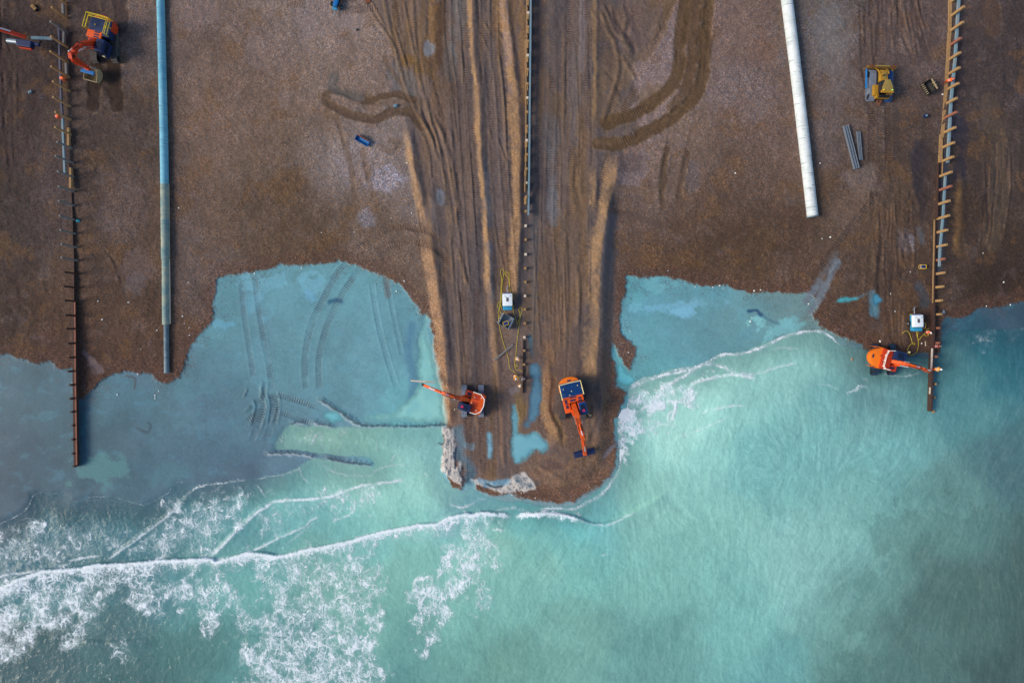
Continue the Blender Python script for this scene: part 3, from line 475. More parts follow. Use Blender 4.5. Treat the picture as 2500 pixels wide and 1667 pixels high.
# ------------------------------------------------------------------ sea: colour (silt plumes, some painted corner vignette), foam, relief
sea_s = [(60,1260,(70,112,124)),(200,1300,(72,118,132)),(400,1260,(78,128,140)),(60,1360,(66,114,132)),(300,1350,(74,126,140)),(520,1230,(90,146,156)),(620,1290,(96,158,164)),(740,1250,(110,176,182)),(760,1180,(124,190,190)),(860,1190,(150,208,198)),(960,1220,(152,212,202)),(1040,1180,(150,210,204)),
 (700,1080,(150,212,198)),(800,1080,(160,216,196)),(920,1090,(150,210,196)),(1040,1080,(140,200,200)),(1100,1230,(126,180,190)),(1200,1225,(112,182,196)),(1300,1245,(96,190,200)),(960,1160,(146,206,196)),(880,1270,(118,190,190)),(1000,1260,(128,198,192)),
 (1440,1230,(112,190,198)),(1520,1120,(142,206,204)),(1460,1300,(120,190,186)),(1600,1010,(160,216,208)),(1700,940,(152,210,204)),(1800,880,(146,204,198)),(1960,850,(138,196,192)),(2060,880,(124,182,180)),(1900,960,(138,198,196)),(2120,900,(96,142,150)),(2180,960,(104,166,170)),(2240,930,(92,142,150)),
 (80,1460,(78,136,144)),(60,1600,(68,98,104)),(260,1530,(76,112,118)),(300,1640,(66,104,106)),(460,1560,(76,120,120)),(500,1450,(92,150,154)),(620,1420,(112,178,176)),(700,1560,(92,150,152)),(840,1450,(118,178,170)),(960,1400,(126,184,176)),(1080,1420,(124,186,178)),(1000,1560,(106,164,160)),(1000,1650,(94,148,148)),
 (1240,1320,(140,198,184)),(1240,1480,(120,182,176)),(1240,1630,(106,158,150)),(1400,1360,(122,190,184)),(1400,1560,(118,174,166)),(1600,1200,(138,198,190)),(1600,1400,(126,190,184)),(1600,1620,(108,166,164)),(1760,1100,(140,202,198)),(1800,1300,(134,196,190)),(1800,1500,(118,182,180)),(1900,1620,(104,166,168)),
 (1870,1150,(116,182,184)),(1980,1080,(122,188,190)),(2000,1250,(130,190,188)),(1960,1350,(134,190,188)),(2080,1200,(118,178,176)),(2100,1100,(112,176,180)),(2100,1420,(108,160,158)),(2060,1560,(112,164,160)),(2200,1100,(106,168,172)),(2200,1300,(106,156,154)),(2200,1600,(92,130,128)),(2350,1000,(86,142,148)),(2350,1200,(94,138,138)),
 (2350,1450,(88,124,122)),(2480,1100,(76,114,122)),(2480,1400,(80,112,112)),(2480,1620,(76,106,106)),(2330,840,(44,106,128)),(2400,820,(40,110,130)),(2400,900,(52,118,130)),(2480,860,(44,100,118)),(2300,980,(62,122,132)),(2120,1640,(90,134,132))]
SC = field(sea_s, 100)
SC = SC*np.array([1.12, 1.08, .99], np.float32); SC = SC*.94+.06*SC.mean(-1, keepdims=True)
SC = SC*(1+0.028*noise(X, Y, 900, 'mid', 31, 15)+0.035*noise(X, Y, 2600, 'soft', 9, 15))[..., None]
pl = sm(-4, 4, sdf([(2090,1250),(2150,1330),(2140,1400),(2080,1440),(2075,1500),(2100,1560),(2060,1610),(2040,1680),(1990,1900),(3500,1900),(3500,1200)])+18*nz1+3*nz2); SC = SC*(1-.14*pl[..., None])
pl2 = sm(-6, 6, sdf([(1840,1260),(1880,1380),(1960,1400),(2080,1380),(2120,1320),(2060,1260),(1940,1290)])+14*nz1); SC = SC*(1+.06*pl2[..., None])
# streaks drawn along the currents (line integral of grain along the flow)
fx = 0.28*noise(X, Y, 2600, 'soft', 60, 70)-0.22; fy = np.ones_like(X)
for cx, cy, R, k in [(1870,1120,38,2.4),(2085,1165,60,-1.3),(1700,1290,50,.8),(1840,1175,36,-1.3),(980,1210,80,1.0)]:
    dx = X-cx; dy = Y-cy; gss = np.exp(-(dx*dx+dy*dy)/(R*R))*k; fx += -dy/R*gss*1.4; fy = fy*(1-.6*np.minimum(abs(gss), 1))+dx/R*gss*1.4
fl = np.hypot(fx, fy)+1e-6; fx /= fl; fy /= fl
gr = np.random.default_rng(5).standard_normal((256, 256)).astype(np.float32)
def grain(x, y, cell): 
    u = (x/cell) % 256; v = (y/cell) % 256; i = u.astype(int) % 256; j = v.astype(int) % 256; fu = u-np.floor(u); fv = v-np.floor(v); a = (i+1) % 256; b = (j+1) % 256
    return (gr[j, i]*(1-fu)+gr[j, a]*fu)*(1-fv)+(gr[b, i]*(1-fu)+gr[b, a]*fu)*fv
ii0 = np.searchsorted(YS, 1000); SL = slice(ii0-150, None)
xx = X[SL].copy(); yy = Y[SL].copy(); f0 = fx[SL]; f1 = fy[SL]; acc = np.zeros_like(xx); x1 = xx.copy(); y1 = yy.copy()
def sample(A, x, y):
    i = np.clip(((x+70)/STEP), 0, 1e6).astype(int); i0 = np.searchsorted(XS, -70.0); j0 = np.searchsorted(YS, -70.0)
    i = np.clip(i+i0, 0, NX-1); j = np.clip(((y+70)/STEP).astype(int)+j0, 0, NY-1); return A[j, i]
for sgn in (1, -1):
    x1 = xx.copy(); y1 = yy.copy()
    for k in range(8):
        acc += grain(x1, y1, 2.6)+0.35*grain(x1+900, y1, 7.0); x1 = x1+sgn*2.4*sample(fx, x1, y1); y1 = y1+sgn*2.4*sample(fy, x1, y1)
acc /= acc.std(); STR = np.zeros_like(X); STR[SL] = acc
sw = 0.30+0.7*sm(1050, 1250, X)+0.9*np.exp(-((X-1990)/190)**2-((Y-1110)/110)**2)+.5*np.exp(-((X-1500)/140)**2-((Y-1260)/90)**2)
SC = SC*(1+(0.026*sw*STR)[..., None])+(0.006*sw*np.clip(STR, 0, 3))[..., None]*np.array([1.3, 1.0, .8])
# foam density: soft blobs, bands below the breaker, bright leading lines
FO = np.zeros_like(X); CR = np.zeros_like(X)
def fpoly(P, k, soft=30, warp=14):
    global FO
    FO = np.maximum(FO, k*sm(-soft, soft, sdf(P)+warp*nz1+4*nz2))
def fband(pts, up, down, k, curve=True, gain=1.0):
    # leading edge on the landward side, fading out seaward over `down` pixels (points run left to right)
    global FO
    sl, D, SD, U, L = line(pts, max(down, up)*1.3, curve); s = SD+1.6*nz2[sl]+1.6*nz1[sl]
    f = sm(0, 20, U)*sm(0, 20, L-U); v = np.where(s < 0, sm(-up, 0, s), 1-sm(0, down, s))*k*f*(D < 1e5)
    FO[sl] = np.maximum(FO[sl], v)
BRK = [(-200,1490),(0,1433),(49,1410),(109,1392),(165,1389),(237,1377),(284,1376),(363,1369),(462,1364),(514,1364),(527,1371),(560,1361),(603,1349),(640,1350),(672,1356),(687,1355),(750,1340),(840,1322),(930,1298),(1020,1280),(1065,1277),(1095,1262),(1134,1253),(1155,1256),(1176,1250),(1230,1253),(1253,1260)]
fband(BRK, 3, 26, 1.0, False); fband(BRK, 3, 75, .62, False)
fband([(-100,1460),(0,1436),(109,1396),(237,1380),(380,1372)], 3, 60, 1.0); fband([(300,1374),(462,1366),(560,1363),(672,1358),(780,1336)], 3, 34, .95)
fband([(1253,1262),(1283,1252),(1330,1250),(1360,1250),(1400,1260),(1420,1272)], 3, 18, 1.3); fband([(1300,1256),(1345,1250),(1390,1262)], 4, 22, 1.5)
fband([(1400,1262),(1450,1279),(1480,1283),(1510,1270),(1555,1246)], 3, 8, .35)
for P, k in [([(-100,1450),(200,1400),(330,1390),(320,1440),(236,1500),(190,1556),(150,1572),(110,1540),(70,1600),(0,1625),(-100,1640)], .66),([(280,1400),(560,1390),(590,1470),(430,1482),(350,1508),(290,1470)], .60),([(500,1440),(560,1450),(548,1540),(510,1570),(480,1520)], .66),
             ([(150,1570),(190,1530),(195,1550),(158,1580)], .7),([(250,1580),(300,1570),(310,1610),(260,1625)], .55),([(590,1360),(900,1330),(940,1400),(930,1700),(560,1700),(600,1560),(560,1500),(640,1470)], .55),([(600,1540),(760,1500),(930,1540),(920,1700),(580,1700)], .66),([(600,1490),(720,1450),(700,1560),(620,1560)], .62),
             ([(740,1440),(880,1400),(880,1500),(760,1520)], .58),([(1080,1280),(1220,1262),(1222,1340),(1180,1400),(1110,1480),(1070,1570),(1030,1600),(1010,1500),(960,1440),(1060,1400),(1100,1330)], .60),([(1130,1350),(1180,1360),(1130,1440),(1085,1510),(1020,1520),(1020,1460),(1080,1410)], .85),([(1180,1380),(1222,1400),(1200,1460),(1160,1500),(1155,1440)], .5),
             ([(0,1420),(60,1400),(60,1440),(0,1470)], .5),([(-100,1290),(60,1250),(150,1300),(320,1310),(250,1360),(0,1400),(-100,1410)], .46),([(380,1250),(520,1170),(600,1190),(620,1240),(520,1360),(300,1364)], .50),([(440,1220),(600,1180),(580,1280),(480,1360),(400,1350)], .40),([(640,1240),(820,1200),(860,1230),(790,1260),(700,1300),(600,1340)], .38),
             ([(770,1195),(900,1180),(930,1230),(860,1260),(800,1260)], .52),([(600,1190),(660,1200),(600,1260)], .4),([(680,1050),(800,1040),(860,1060),(790,1100),(680,1095)], .36),([(980,1180),(1060,1090),(1080,1160),(1020,1200)], .25),
             ([(1512,965),(1560,945),(1645,955),(1655,995),(1575,1005),(1530,1012)], 1.0),([(1505,1010),(1545,985),(1570,1000),(1568,1050),(1550,1085),(1525,1110),(1502,1110)], 1.35),([(1530,955),(1580,960),(1560,990),(1530,990)], .8),([(1640,970),(1740,920),(1740,950),(1690,995),(1650,1000)], .72),([(1565,1000),(1640,985),(1630,1050),(1570,1085)], .5),
             ([(2320,800),(2500,780),(2500,850),(2360,850)], .34),([(1190,1235),(1300,1235),(1440,1225),(1400,1270),(1290,1255)], .35)]:
    fpoly(P, k)
def crest(pts, w_, k, off=2.0):
    sl, D, SD, U, L = line(pts, w_*3, False); D = np.abs(SD-off+1.2*nz2[sl]+.8*nz1[sl]); f = sm(0, 25, U)*sm(0, 25, L-U); CR[sl] = np.maximum(CR[sl], k*f*np.exp(-(D/w_)**2))
crest(BRK, 4.5, 1.1, 4); crest([(1253,1262),(1283,1252),(1330,1250),(1360,1250),(1400,1260),(1420,1272)], 5, 1.1, 3); crest([(1400,1262),(1450,1279),(1480,1283),(1510,1270),(1555,1246)], 2, .5, 1)
crest([(1504,1100),(1502,1070),(1504,1035),(1516,1005),(1530,985)], 5, 1.0, -6)
def fline(pts, w_=2.2, tail=9, k=.85, tk=.35):
    fband(pts, w_, tail, tk*1.2); sl, D, SD, U, L = line(pts, 12); D = np.abs(SD-4+1.0*nz1[sl]+.7*nz2[sl]); f = sm(0, 25, U)*sm(0, 25, L-U)
    CR[sl] = np.maximum(CR[sl], k*f*np.exp(-(D/(w_*.85))**2)*np.clip(.85+.35*noise(X, Y, 500, 'mid', 9, 99)[sl], .15, 1.1))
for a in [([(-40,1290),(0,1273),(56,1245),(79,1209),(99,1199),(155,1201)],1.5,6,.6,.3),([(178,1221),(231,1208),(280,1209),(346,1227),(396,1209),(429,1176),(462,1173)],1.5,6,.55,.25),([(-40,1410),(0,1404),(49,1394),(115,1387),(162,1374),(171,1364),(251,1349)],2.6,10,.8,.3),([(257,1366),(297,1338),(350,1298),(386,1272),(429,1236),(462,1196),(488,1182),(574,1171),(617,1166)],2.4,12,.85,.4),
          ([(508,1361),(528,1341),(587,1282),(626,1249),(656,1229),(661,1223),(735,1215),(786,1213),(828,1201),(870,1184),(918,1180),(954,1172),(990,1169)],3,14,1.0,.5),([(618,1166),(639,1190),(660,1220)],2,5,.7,.2),([(605,1345),(630,1334),(705,1298),(741,1283),(756,1268),(786,1250)],2.6,10,.75,.3),([(690,1330),(730,1300),(770,1268)],2,8,.3,.2),
          ([(804,1280),(816,1268),(858,1247),(861,1217)],2.6,9,.9,.4),([(617,1166),(679,1156),(720,1143),(735,1130),(741,1157),(771,1190)],2,8,.6,.25),([(792,1127),(804,1142),(840,1154),(900,1157),(918,1139),(960,1130),(999,1130)],1.8,9,.55,.3),([(945,1132),(960,1110),(975,1102)],1.8,5,.6,.2),([(940,1050),(925,1075),(920,1110)],1.5,5,.5,.2),
          ([(1092,1229),(1134,1235),(1164,1217),(1194,1211)],2.6,10,.85,.4),([(1194,1247),(1230,1238),(1260,1238),(1298,1250)],2,8,.75,.4),([(1515,962),(1536,941),(1553,929),(1568,920),(1610,911),(1622,902),(1700,890),(1721,885),(1757,861),(1820,854),(1895,824),(1946,806),(2009,803),(2030,818),(2060,842)],1.8,8,.95,.25),
          ([(1619,950),(1640,929),(1709,887),(1730,884),(1766,887),(1769,893)],1.8,8,.9,.4),([(1673,953),(1688,932),(1724,920),(1769,912),(1802,911),(1856,921)],2.6,8,1.0,.3),([(1811,905),(1844,909),(1892,893)],1.6,6,.75,.2),([(1556,995),(1580,986),(1604,978),(1640,974)],3,10,1.0,.5),([(1637,972),(1655,995),(1637,1016),(1640,1037)],3,10,.8,.3),
          ([(1309,1246),(1339,1237),(1399,1238),(1426,1226),(1468,1203),(1492,1172),(1508,1144),(1512,1105),(1517,1078)],3,10,.9,.5),([(1399,1240),(1420,1256),(1432,1272)],2,8,.6,.4),([(2060,956),(2085,950),(2100,940),(2122,938)],3,9,.9,.4),([(1456,1366),(1468,1351),(1492,1345)],1.6,5,.5,.1),([(2100,925),(2112,921),(2128,930)],2.4,8,.5,.4),
          ([(2225,862),(2240,868),(2234,880)],1.4,4,.3,.1),([(40,1266),(85,1262),(108,1304)],1.5,5,.5,.2),([(160,1221),(190,1219),(240,1216),(300,1222),(350,1229)],1.2,5,.35,.1),([(2120,1040),(2140,1080)],1.2,4,.25,.1),([(0,1212),(40,1214),(80,1208)],1.3,5,.5,.2)]:
    fline(*a)
for a in [([(1530,952),(1556,934),(1610,914),(1700,893),(1757,864),(1820,857),(1895,828),(1946,809),(2009,806),(2045,828)],3.6,16,1.1,.5),([(1600,968),(1632,938),(1709,892),(1740,886),(1768,893),(1800,908)],3.2,12,1.0,.5),([(1664,966),(1690,934),(1724,921),(1790,911),(1856,922)],3.8,14,1.1,.5),([(1800,902),(1844,910),(1900,892),(1950,880)],2.2,8,.7,.3),
          ([(1548,1006),(1580,988),(1640,976),(1654,996),(1640,1040)],3.6,14,1.1,.6),([(1880,850),(1920,845),(1960,848)],2,6,.5,.2),([(1700,1010),(1760,990),(1830,985)],2.4,9,.5,.3),([(1570,1050),(1620,1030),(1660,1040)],2.2,8,.6,.4),([(2150,905),(2200,915),(2250,905)],2,6,.4,.2),([(1650,1065),(1720,1040),(1790,1010)],2.4,8,.35,.2),([(1990,930),(2030,938),(2060,955)],1.8,6,.4,.2)]:
    fline(*a)
FO = np.clip(FO*(0.86+0.22*noise(X, Y, 500, 'mid', 61, 71)), 0, 1.6)
# relief of the water
SZ = 0.004*STR*sw+0.02*noise(X, Y, 900, 'mid', 3, 50)
def wave(pts, back, front, h):
    sl, D, SD, U, L = line(pts, max(back, front)*1.4, True); f = sm(0, 60, U)*sm(0, 60, L-U); s = SD
    SZ[sl] += h*f*np.where(s < 0, sm(-front, 0, s), 1-sm(0, back, s))*(D < 1e5)
wave(BRK, 60, 5, .45); wave([(1253,1262),(1330,1252),(1400,1262),(1450,1280),(1510,1270),(1555,1246),(1640,1200)], 50, 7, .4); wave([(170,1560),(260,1572),(400,1560)], 40, 14, .22); wave([(560,1556),(700,1560),(900,1552)], 40, 14, .2)
for P in ([(257,1366),(350,1298),(429,1236),(488,1182)],[(508,1361),(587,1282),(661,1223),(786,1213),(870,1184),(990,1169)],[(605,1345),(705,1298),(786,1250)],[(1536,941),(1568,920),(1700,890),(1757,861),(1895,824),(1946,806),(2009,803)],[(1673,953),(1724,920),(1802,911),(1856,921)],[(180,1222),(280,1214),(350,1229),(430,1180)]): wave(P, 22, 4, .12)
left = 1-sm(620, 760, X)
edge_a = sm(-1.5, 5, sd_sea+0.6*edge)*(0.55+0.45*sm(5, 90, sd_sea)); edge_a = edge_a*(1-left)+left*(.12*sm(0, 5, sd_sea)+.88*sm(2, 85, sd_sea+4*nz1))
AL = np.clip(edge_a+0.6*sm(.3, .8, FO)*sm(0, 40, sd_sea), 0, 1)
SZ = SZ*sm(-2, 20, sd_sea)+0.02
wm, t, P, OUT = new_mat('sea_water'); g = G(t); oc = g.obj()
scol = g.attr('col', True); fo = g.attr('foam'); al = g.attr('alpha')
mp = g.n('ShaderNodeMapping'); g.l(oc, mp.inputs[0]); mp.inputs['Scale'].default_value = (1, .72, 1); mp.inputs['Rotation'].default_value = (0, 0, .12); wn = g.noise(oc, .9, 3, .6); 
wv = g.n('ShaderNodeVectorMath'); wv.operation = 'MULTIPLY_ADD'; g.l(wn.outputs['Color'], wv.inputs[0]); wv.inputs[1].default_value = (1.7, 1.7, 0); g.l(mp.outputs[0], wv.inputs[2])
wn2 = g.noise(oc, 3.0, 2, .6); wv2 = g.n('ShaderNodeVectorMath'); wv2.operation = 'MULTIPLY_ADD'; g.l(wn2.outputs['Color'], wv2.inputs[0]); wv2.inputs[1].default_value = (.16, .16, 0); g.l(wv.outputs[0], wv2.inputs[2])
def lace(scale, lo, hi):
    d = g.vor(wv2.outputs[0], scale, 'DISTANCE_TO_EDGE').outputs['Distance']; wdt = g.ramp(fo, .22, 1.0, lo, hi, False)
    return g.math('SUBTRACT', 1.0, g.math('SMOOTH_MIN', g.math('DIVIDE', d, g.math('MAXIMUM', wdt, .001)), 1.0, .35), clamp=True)
la = lace(.85, 0.02, .19); lb = lace(1.9, .0, .25)
gate = g.ramp(g.noise(mp.outputs[0], .8, 5, .68).outputs[0], g.ramp(fo, .1, .9, .48, .14, False), g.ramp(fo, .1, .9, .76, .52, False))
fm = g.math('MULTIPLY', g.math('MAXIMUM', la, g.math('MULTIPLY', lb, .8)), gate); fm = g.math('MULTIPLY', fm, g.ramp(fo, .10, .45))
solid = g.ramp(g.math('ADD', fo, g.math('MULTIPLY', g.math('SUBTRACT', g.noise(oc, 2.6, 4, .7).outputs[0], .5), .9)), 1.0, 1.3)
mott = g.ramp(g.noise(oc, 1.5, 5, .7).outputs[0], .30, .62, .45, 1.25); fm = g.math('MULTIPLY', g.math('MULTIPLY', fm, 1.35), mott)
lc = lace(3.1, -.02, .20); fm = g.math('MAXIMUM', fm, g.math('MULTIPLY', g.math('MULTIPLY', lc, .5), g.math('MULTIPLY', g.ramp(fo, .12, .5), g.ramp(g.noise(oc, .7, 4, .7).outputs[0], .34, .56))))
fm = g.math('MAXIMUM', fm, solid); cr_ = g.math('MULTIPLY', g.attr('crest'), g.ramp(g.noise(oc, 1.8, 4, .65).outputs[0], .30, .52, .45, 1.15)); fm = g.math('MAXIMUM', fm, cr_); fm = g.math('MINIMUM', fm, 1.0)
veil = g.math('MULTIPLY', g.ramp(fo, .1, .9), .24)
wc = g.mix(veil, scol, (.62, .80, .84, 1)); wc = g.mix(1.0, wc, g.ramp(g.noise(oc, 1.6, 5, .72).outputs[0], .25, .75, .89, 1.11, False), 'MULTIPLY')
base = g.mix(g.math('MULTIPLY', fm, .94), wc, (.86, .93, .97, 1)); g.l(base, P.inputs['Base Color'])
g.put(P.inputs['Roughness'], g.ramp(fm, 0, 1, .16, .8, False)); P.inputs['IOR'].default_value = 1.33
hh = g.math('ADD', g.math('MULTIPLY', fm, .09), g.math('MULTIPLY', g.noise(wv.outputs[0], 1.3, 4, .68).outputs[0], .16)); g.l(g.bump(hh, .6, 1.0), P.inputs['Normal'])
g.l(g.math('MAXIMUM', al, g.math('MULTIPLY', fm, .9)), P.inputs['Alpha'])
water = grid_mesh('water', sd_sea > -10, SZ.astype(np.float32), wm, {'col': SC, 'foam': FO, 'alpha': AL, 'crest': CR})
pm, t, P, OUT = new_mat('pool_water'); g = G(t); oc = g.obj(); pc = g.attr('col', True)
g.l(g.mix(g.ramp(g.noise(oc, .35, 4, .6, .6).outputs[0], .35, .68), pc, g.mix(1.0, pc, (.80, .88, .94, 1), 'MULTIPLY')), P.inputs['Base Color']); P.inputs['Roughness'].default_value = .08; P.inputs['IOR'].default_value = 1.33
g.l(g.attr('alpha'), P.inputs['Alpha']); g.l(g.bump(g.noise(oc, 2.0, 3).outputs[0], .3, .05), P.inputs['Normal'])
for s, z, c, soft in pool_data:
    cc = np.zeros_like(COL)+np.array(S(*c), np.float32); grid_mesh('pool', s > -8, np.full(X.shape, z, np.float32), pm, {'col': cc, 'alpha': sm(-4, soft*1.3, s)*.92})
print('water ready')
# ------------------------------------------------------------------ materials for things
def paint(name, c, rough=.45, metal=0.0, dirt=.25, dc=(70,58,48), scale=3.0, spec=.4, bumpd=0.0):
    m, t, P, OUT = new_mat(name); g = G(t); oc = g.obj(); base = S(*c)+(1,)
    n = g.noise(oc, scale, 6, .65).outputs[0]; f = g.math('MULTIPLY', g.ramp(n, .42, .72), dirt)
    g.l(g.mix(1.0, g.mix(f, base, S(*dc)+(1,)), g.ramp(g.noise(oc, scale*4, 3).outputs[0], .2, .8, .88, 1.1, False), 'MULTIPLY'), P.inputs['Base Color'])
    P.inputs['Roughness'].default_value = rough; P.inputs['Metallic'].default_value = metal; P.inputs['Specular IOR Level'].default_value = spec
    if bumpd: g.l(g.bump(n, .6, bumpd), P.inputs['Normal'])
    return m
M = {'orange': paint('orange_paint', (232,92,24), .5, 0, .42, (120,60,30)), 'orange2': paint('faded_orange_paint', (240,120,24), .4, 0, .15, (150,80,30)), 'red': paint('red_orange_paint', (204,62,24), .5, 0, .5, (90,40,26)),
     'navy': paint('dark_blue_grey_steel', (24,44,86), .5, 0, .3, (30,34,46)), 'bluesteel': paint('blue_sheen_steel', (16,62,118), .35, 0, .3, (24,40,80)), 'black': paint('black_steel', (22,24,30), .6, 0, .3), 'glass': paint('dark_glass', (14,26,48), .06, 0, 0, spec=.8),  # bluesteel holds the sky's reflection in its colour
     'track': paint('worn_track_steel', (138,150,168), .6, .3, .5, (74,66,60), 2), 'track_dark': paint('muddy_track_steel', (88,86,86), .7, .2, .6, (64,52,44), 2), 'track_wet': paint('wet_track_steel', (50,72,96), .4, .2, .4, (30,36,44), 2),
     'track_blue': paint('blue_lit_track_steel', (44,92,150), .5, .2, .3, (40,60,90), 2), 'rail': paint('cream_handrail_paint', (250,236,170), .5, 0, .05), 'white_rail': paint('white_handrail_paint', (245,240,228), .5, 0, .05), 'yrail': paint('yellow_handrail_paint', (222,196,40), .5, 0, .05),  # track_blue: sky blue of the shaded track put into its colour
     'yellow': paint('dozer_yellow_paint', (172,128,34), .45, 0, .35, (110,84,40)), 'pale_yellow': paint('sun_bleached_yellow_paint', (150,128,66), .6, 0, .3, (120,100,60)), 'brownyel': paint('worn_yellow_steel', (148,112,62), .6, 0, .5, (86,66,46)),
     'chrome': paint('bright_ram_steel', (214,222,230), .18, .8, 0), 'steel': paint('galvanised_steel', (140,152,164), .4, .4, .3, (90,90,92)), 'rust': paint('rusty_steel', (134,78,48), .8, .1, .6, (70,46,34)), 'sand_steel': paint('scoured_bucket_steel', (176,158,122), .55, .2, .5, (110,92,70)),
     'blue': paint('blue_paint', (24,110,176), .4, 0, .15, (20,60,100)), 'cyan': paint('pale_blue_paint', (50,150,190), .45, 0, .2, (40,90,120)), 'white': paint('white_canopy_paint', (236,244,246), .35, 0, .06), 'gen_blue': paint('generator_blue_paint', (28,70,180), .4, 0, .1), 'gen_yellow': paint('generator_frame_yellow', (246,206,36), .4, 0, .05),
     'hose': paint('yellow_rubber_hose', (206,186,58), .6, 0, .2, (150,130,50)), 'wood': paint('tan_hardwood', (168,134,92), .85, 0, .5, (110,88,66), 2.5, .2, .02), 'wood_grey': paint('weathered_grey_timber', (124,122,120), .85, 0, .5, (88,80,76), 2.5, .2, .02), 'wood_dark': paint('dark_wet_timber', (72,52,46), .7, 0, .5, (42,34,34), 2.5, .3, .02),  # wood: the hardwood's own tan colour
     'wood_red': paint('reddish_wet_timber', (150,96,76), .8, 0, .5, (96,66,58), 2.5, .3, .02), 'bluebeam': paint('pale_bluish_beam', (112,142,156), .7, 0, .6, (150,146,138), 1.2, .3), 'slate': paint('slate_purple_beam', (92,92,108), .8, 0, .5, (76,70,78), 1.5, .3), 'wood_pale': paint('fresh_pale_timber', (214,200,180), .8, 0, .2, (170,150,120), 2),
     'hivis': paint('orange_hi_vis_cloth', (255,98,16), .8, 0, .08, (230,90,20)), 'hivis_y': paint('amber_hi_vis_cloth', (255,170,60), .8, 0, .08), 'navycloth': paint('navy_cloth', (34,36,58), .9, 0, .1), 'redcloth': paint('rust_red_cloth', (150,44,34), .9, 0, .1), 'skin': paint('skin', (206,150,122), .6, 0, 0), 'helmet_w': paint('white_helmet_shell', (244,240,228), .3, 0, 0), 'helmet_o': paint('orange_helmet_shell', (255,110,30), .3, 0, 0), 'boot': paint('dark_boot_rubber', (26,24,26), .8, 0, .1),
     'chalk': paint('white_chalk', (236,236,230), .9, 0, .2, (190,190,186), 5, .2, .03), 'stone': paint('brown_stone', (176,140,110), .9, 0, .3, (120,100,84), 5, .2, .03), 'tarp': paint('cyan_plastic_sheet', (20,150,170), .4, 0, .1), 'lamp_y': paint('amber_beacon_lens', (255,214,60), .15, 0, 0), 'lamp_g': paint('green_beacon_lens', (190,255,120), .15, 0, 0), 'logo': paint('red_decal', (196,40,90), .5, 0, 0), 'grille': paint('dark_grille', (58,40,70), .6, 0, 0)}
def concrete(name, c, c2, stain, joints=True):
    m, t, P, OUT = new_mat(name); g = G(t); oc = g.obj()
    n = g.noise(oc, .5, 6, .7).outputs[0]; n2 = g.noise(oc, 2.2, 6, .75).outputs[0]; f = g.ramp(n, .40, .62)
    b = g.mix(f, S(*c)+(1,), S(*c2)+(1,)); b = g.mix(g.math('MULTIPLY', g.ramp(n2, .52, .75), stain), b, S(96,104,84)+(1,))
    sp = g.n('ShaderNodeSeparateXYZ'); g.l(oc, sp.inputs[0])
    st = g.noise(g.n('ShaderNodeCombineXYZ').outputs[0], 1.0); cb = g.n('ShaderNodeCombineXYZ'); g.l(g.math('MULTIPLY', sp.outputs[1], 2.6), cb.inputs[1]); g.l(g.math('MULTIPLY', sp.outputs[0], .4), cb.inputs[0]); g.l(cb.outputs[0], st.inputs['Vector'])
    st.inputs['Scale'].default_value = 1.6; st.inputs['Detail'].default_value = 4
    b = g.mix(g.math('MULTIPLY', g.ramp(st.outputs[0], .58, .64), .45), b, S(80,84,88)+(1,))
    g.l(b, P.inputs['Base Color']); P.inputs['Roughness'].default_value = .75; g.l(g.bump(n2, .5, .04), P.inputs['Normal']); return m
M['conc_w'] = concrete('pale_concrete_right', (214,222,222), (196,206,206), .3); M['conc_b'] = concrete('shade_tinted_pale_concrete', (120,186,206), (100,168,192), .15); M['conc_y'] = concrete('algae_stained_concrete', (156,164,146), (110,142,142), .4); M['conc_e'] = concrete('wet_concrete', (92,112,124), (120,140,148), .4)  # conc_b: cyan of the pipe's shaded side put into its colour
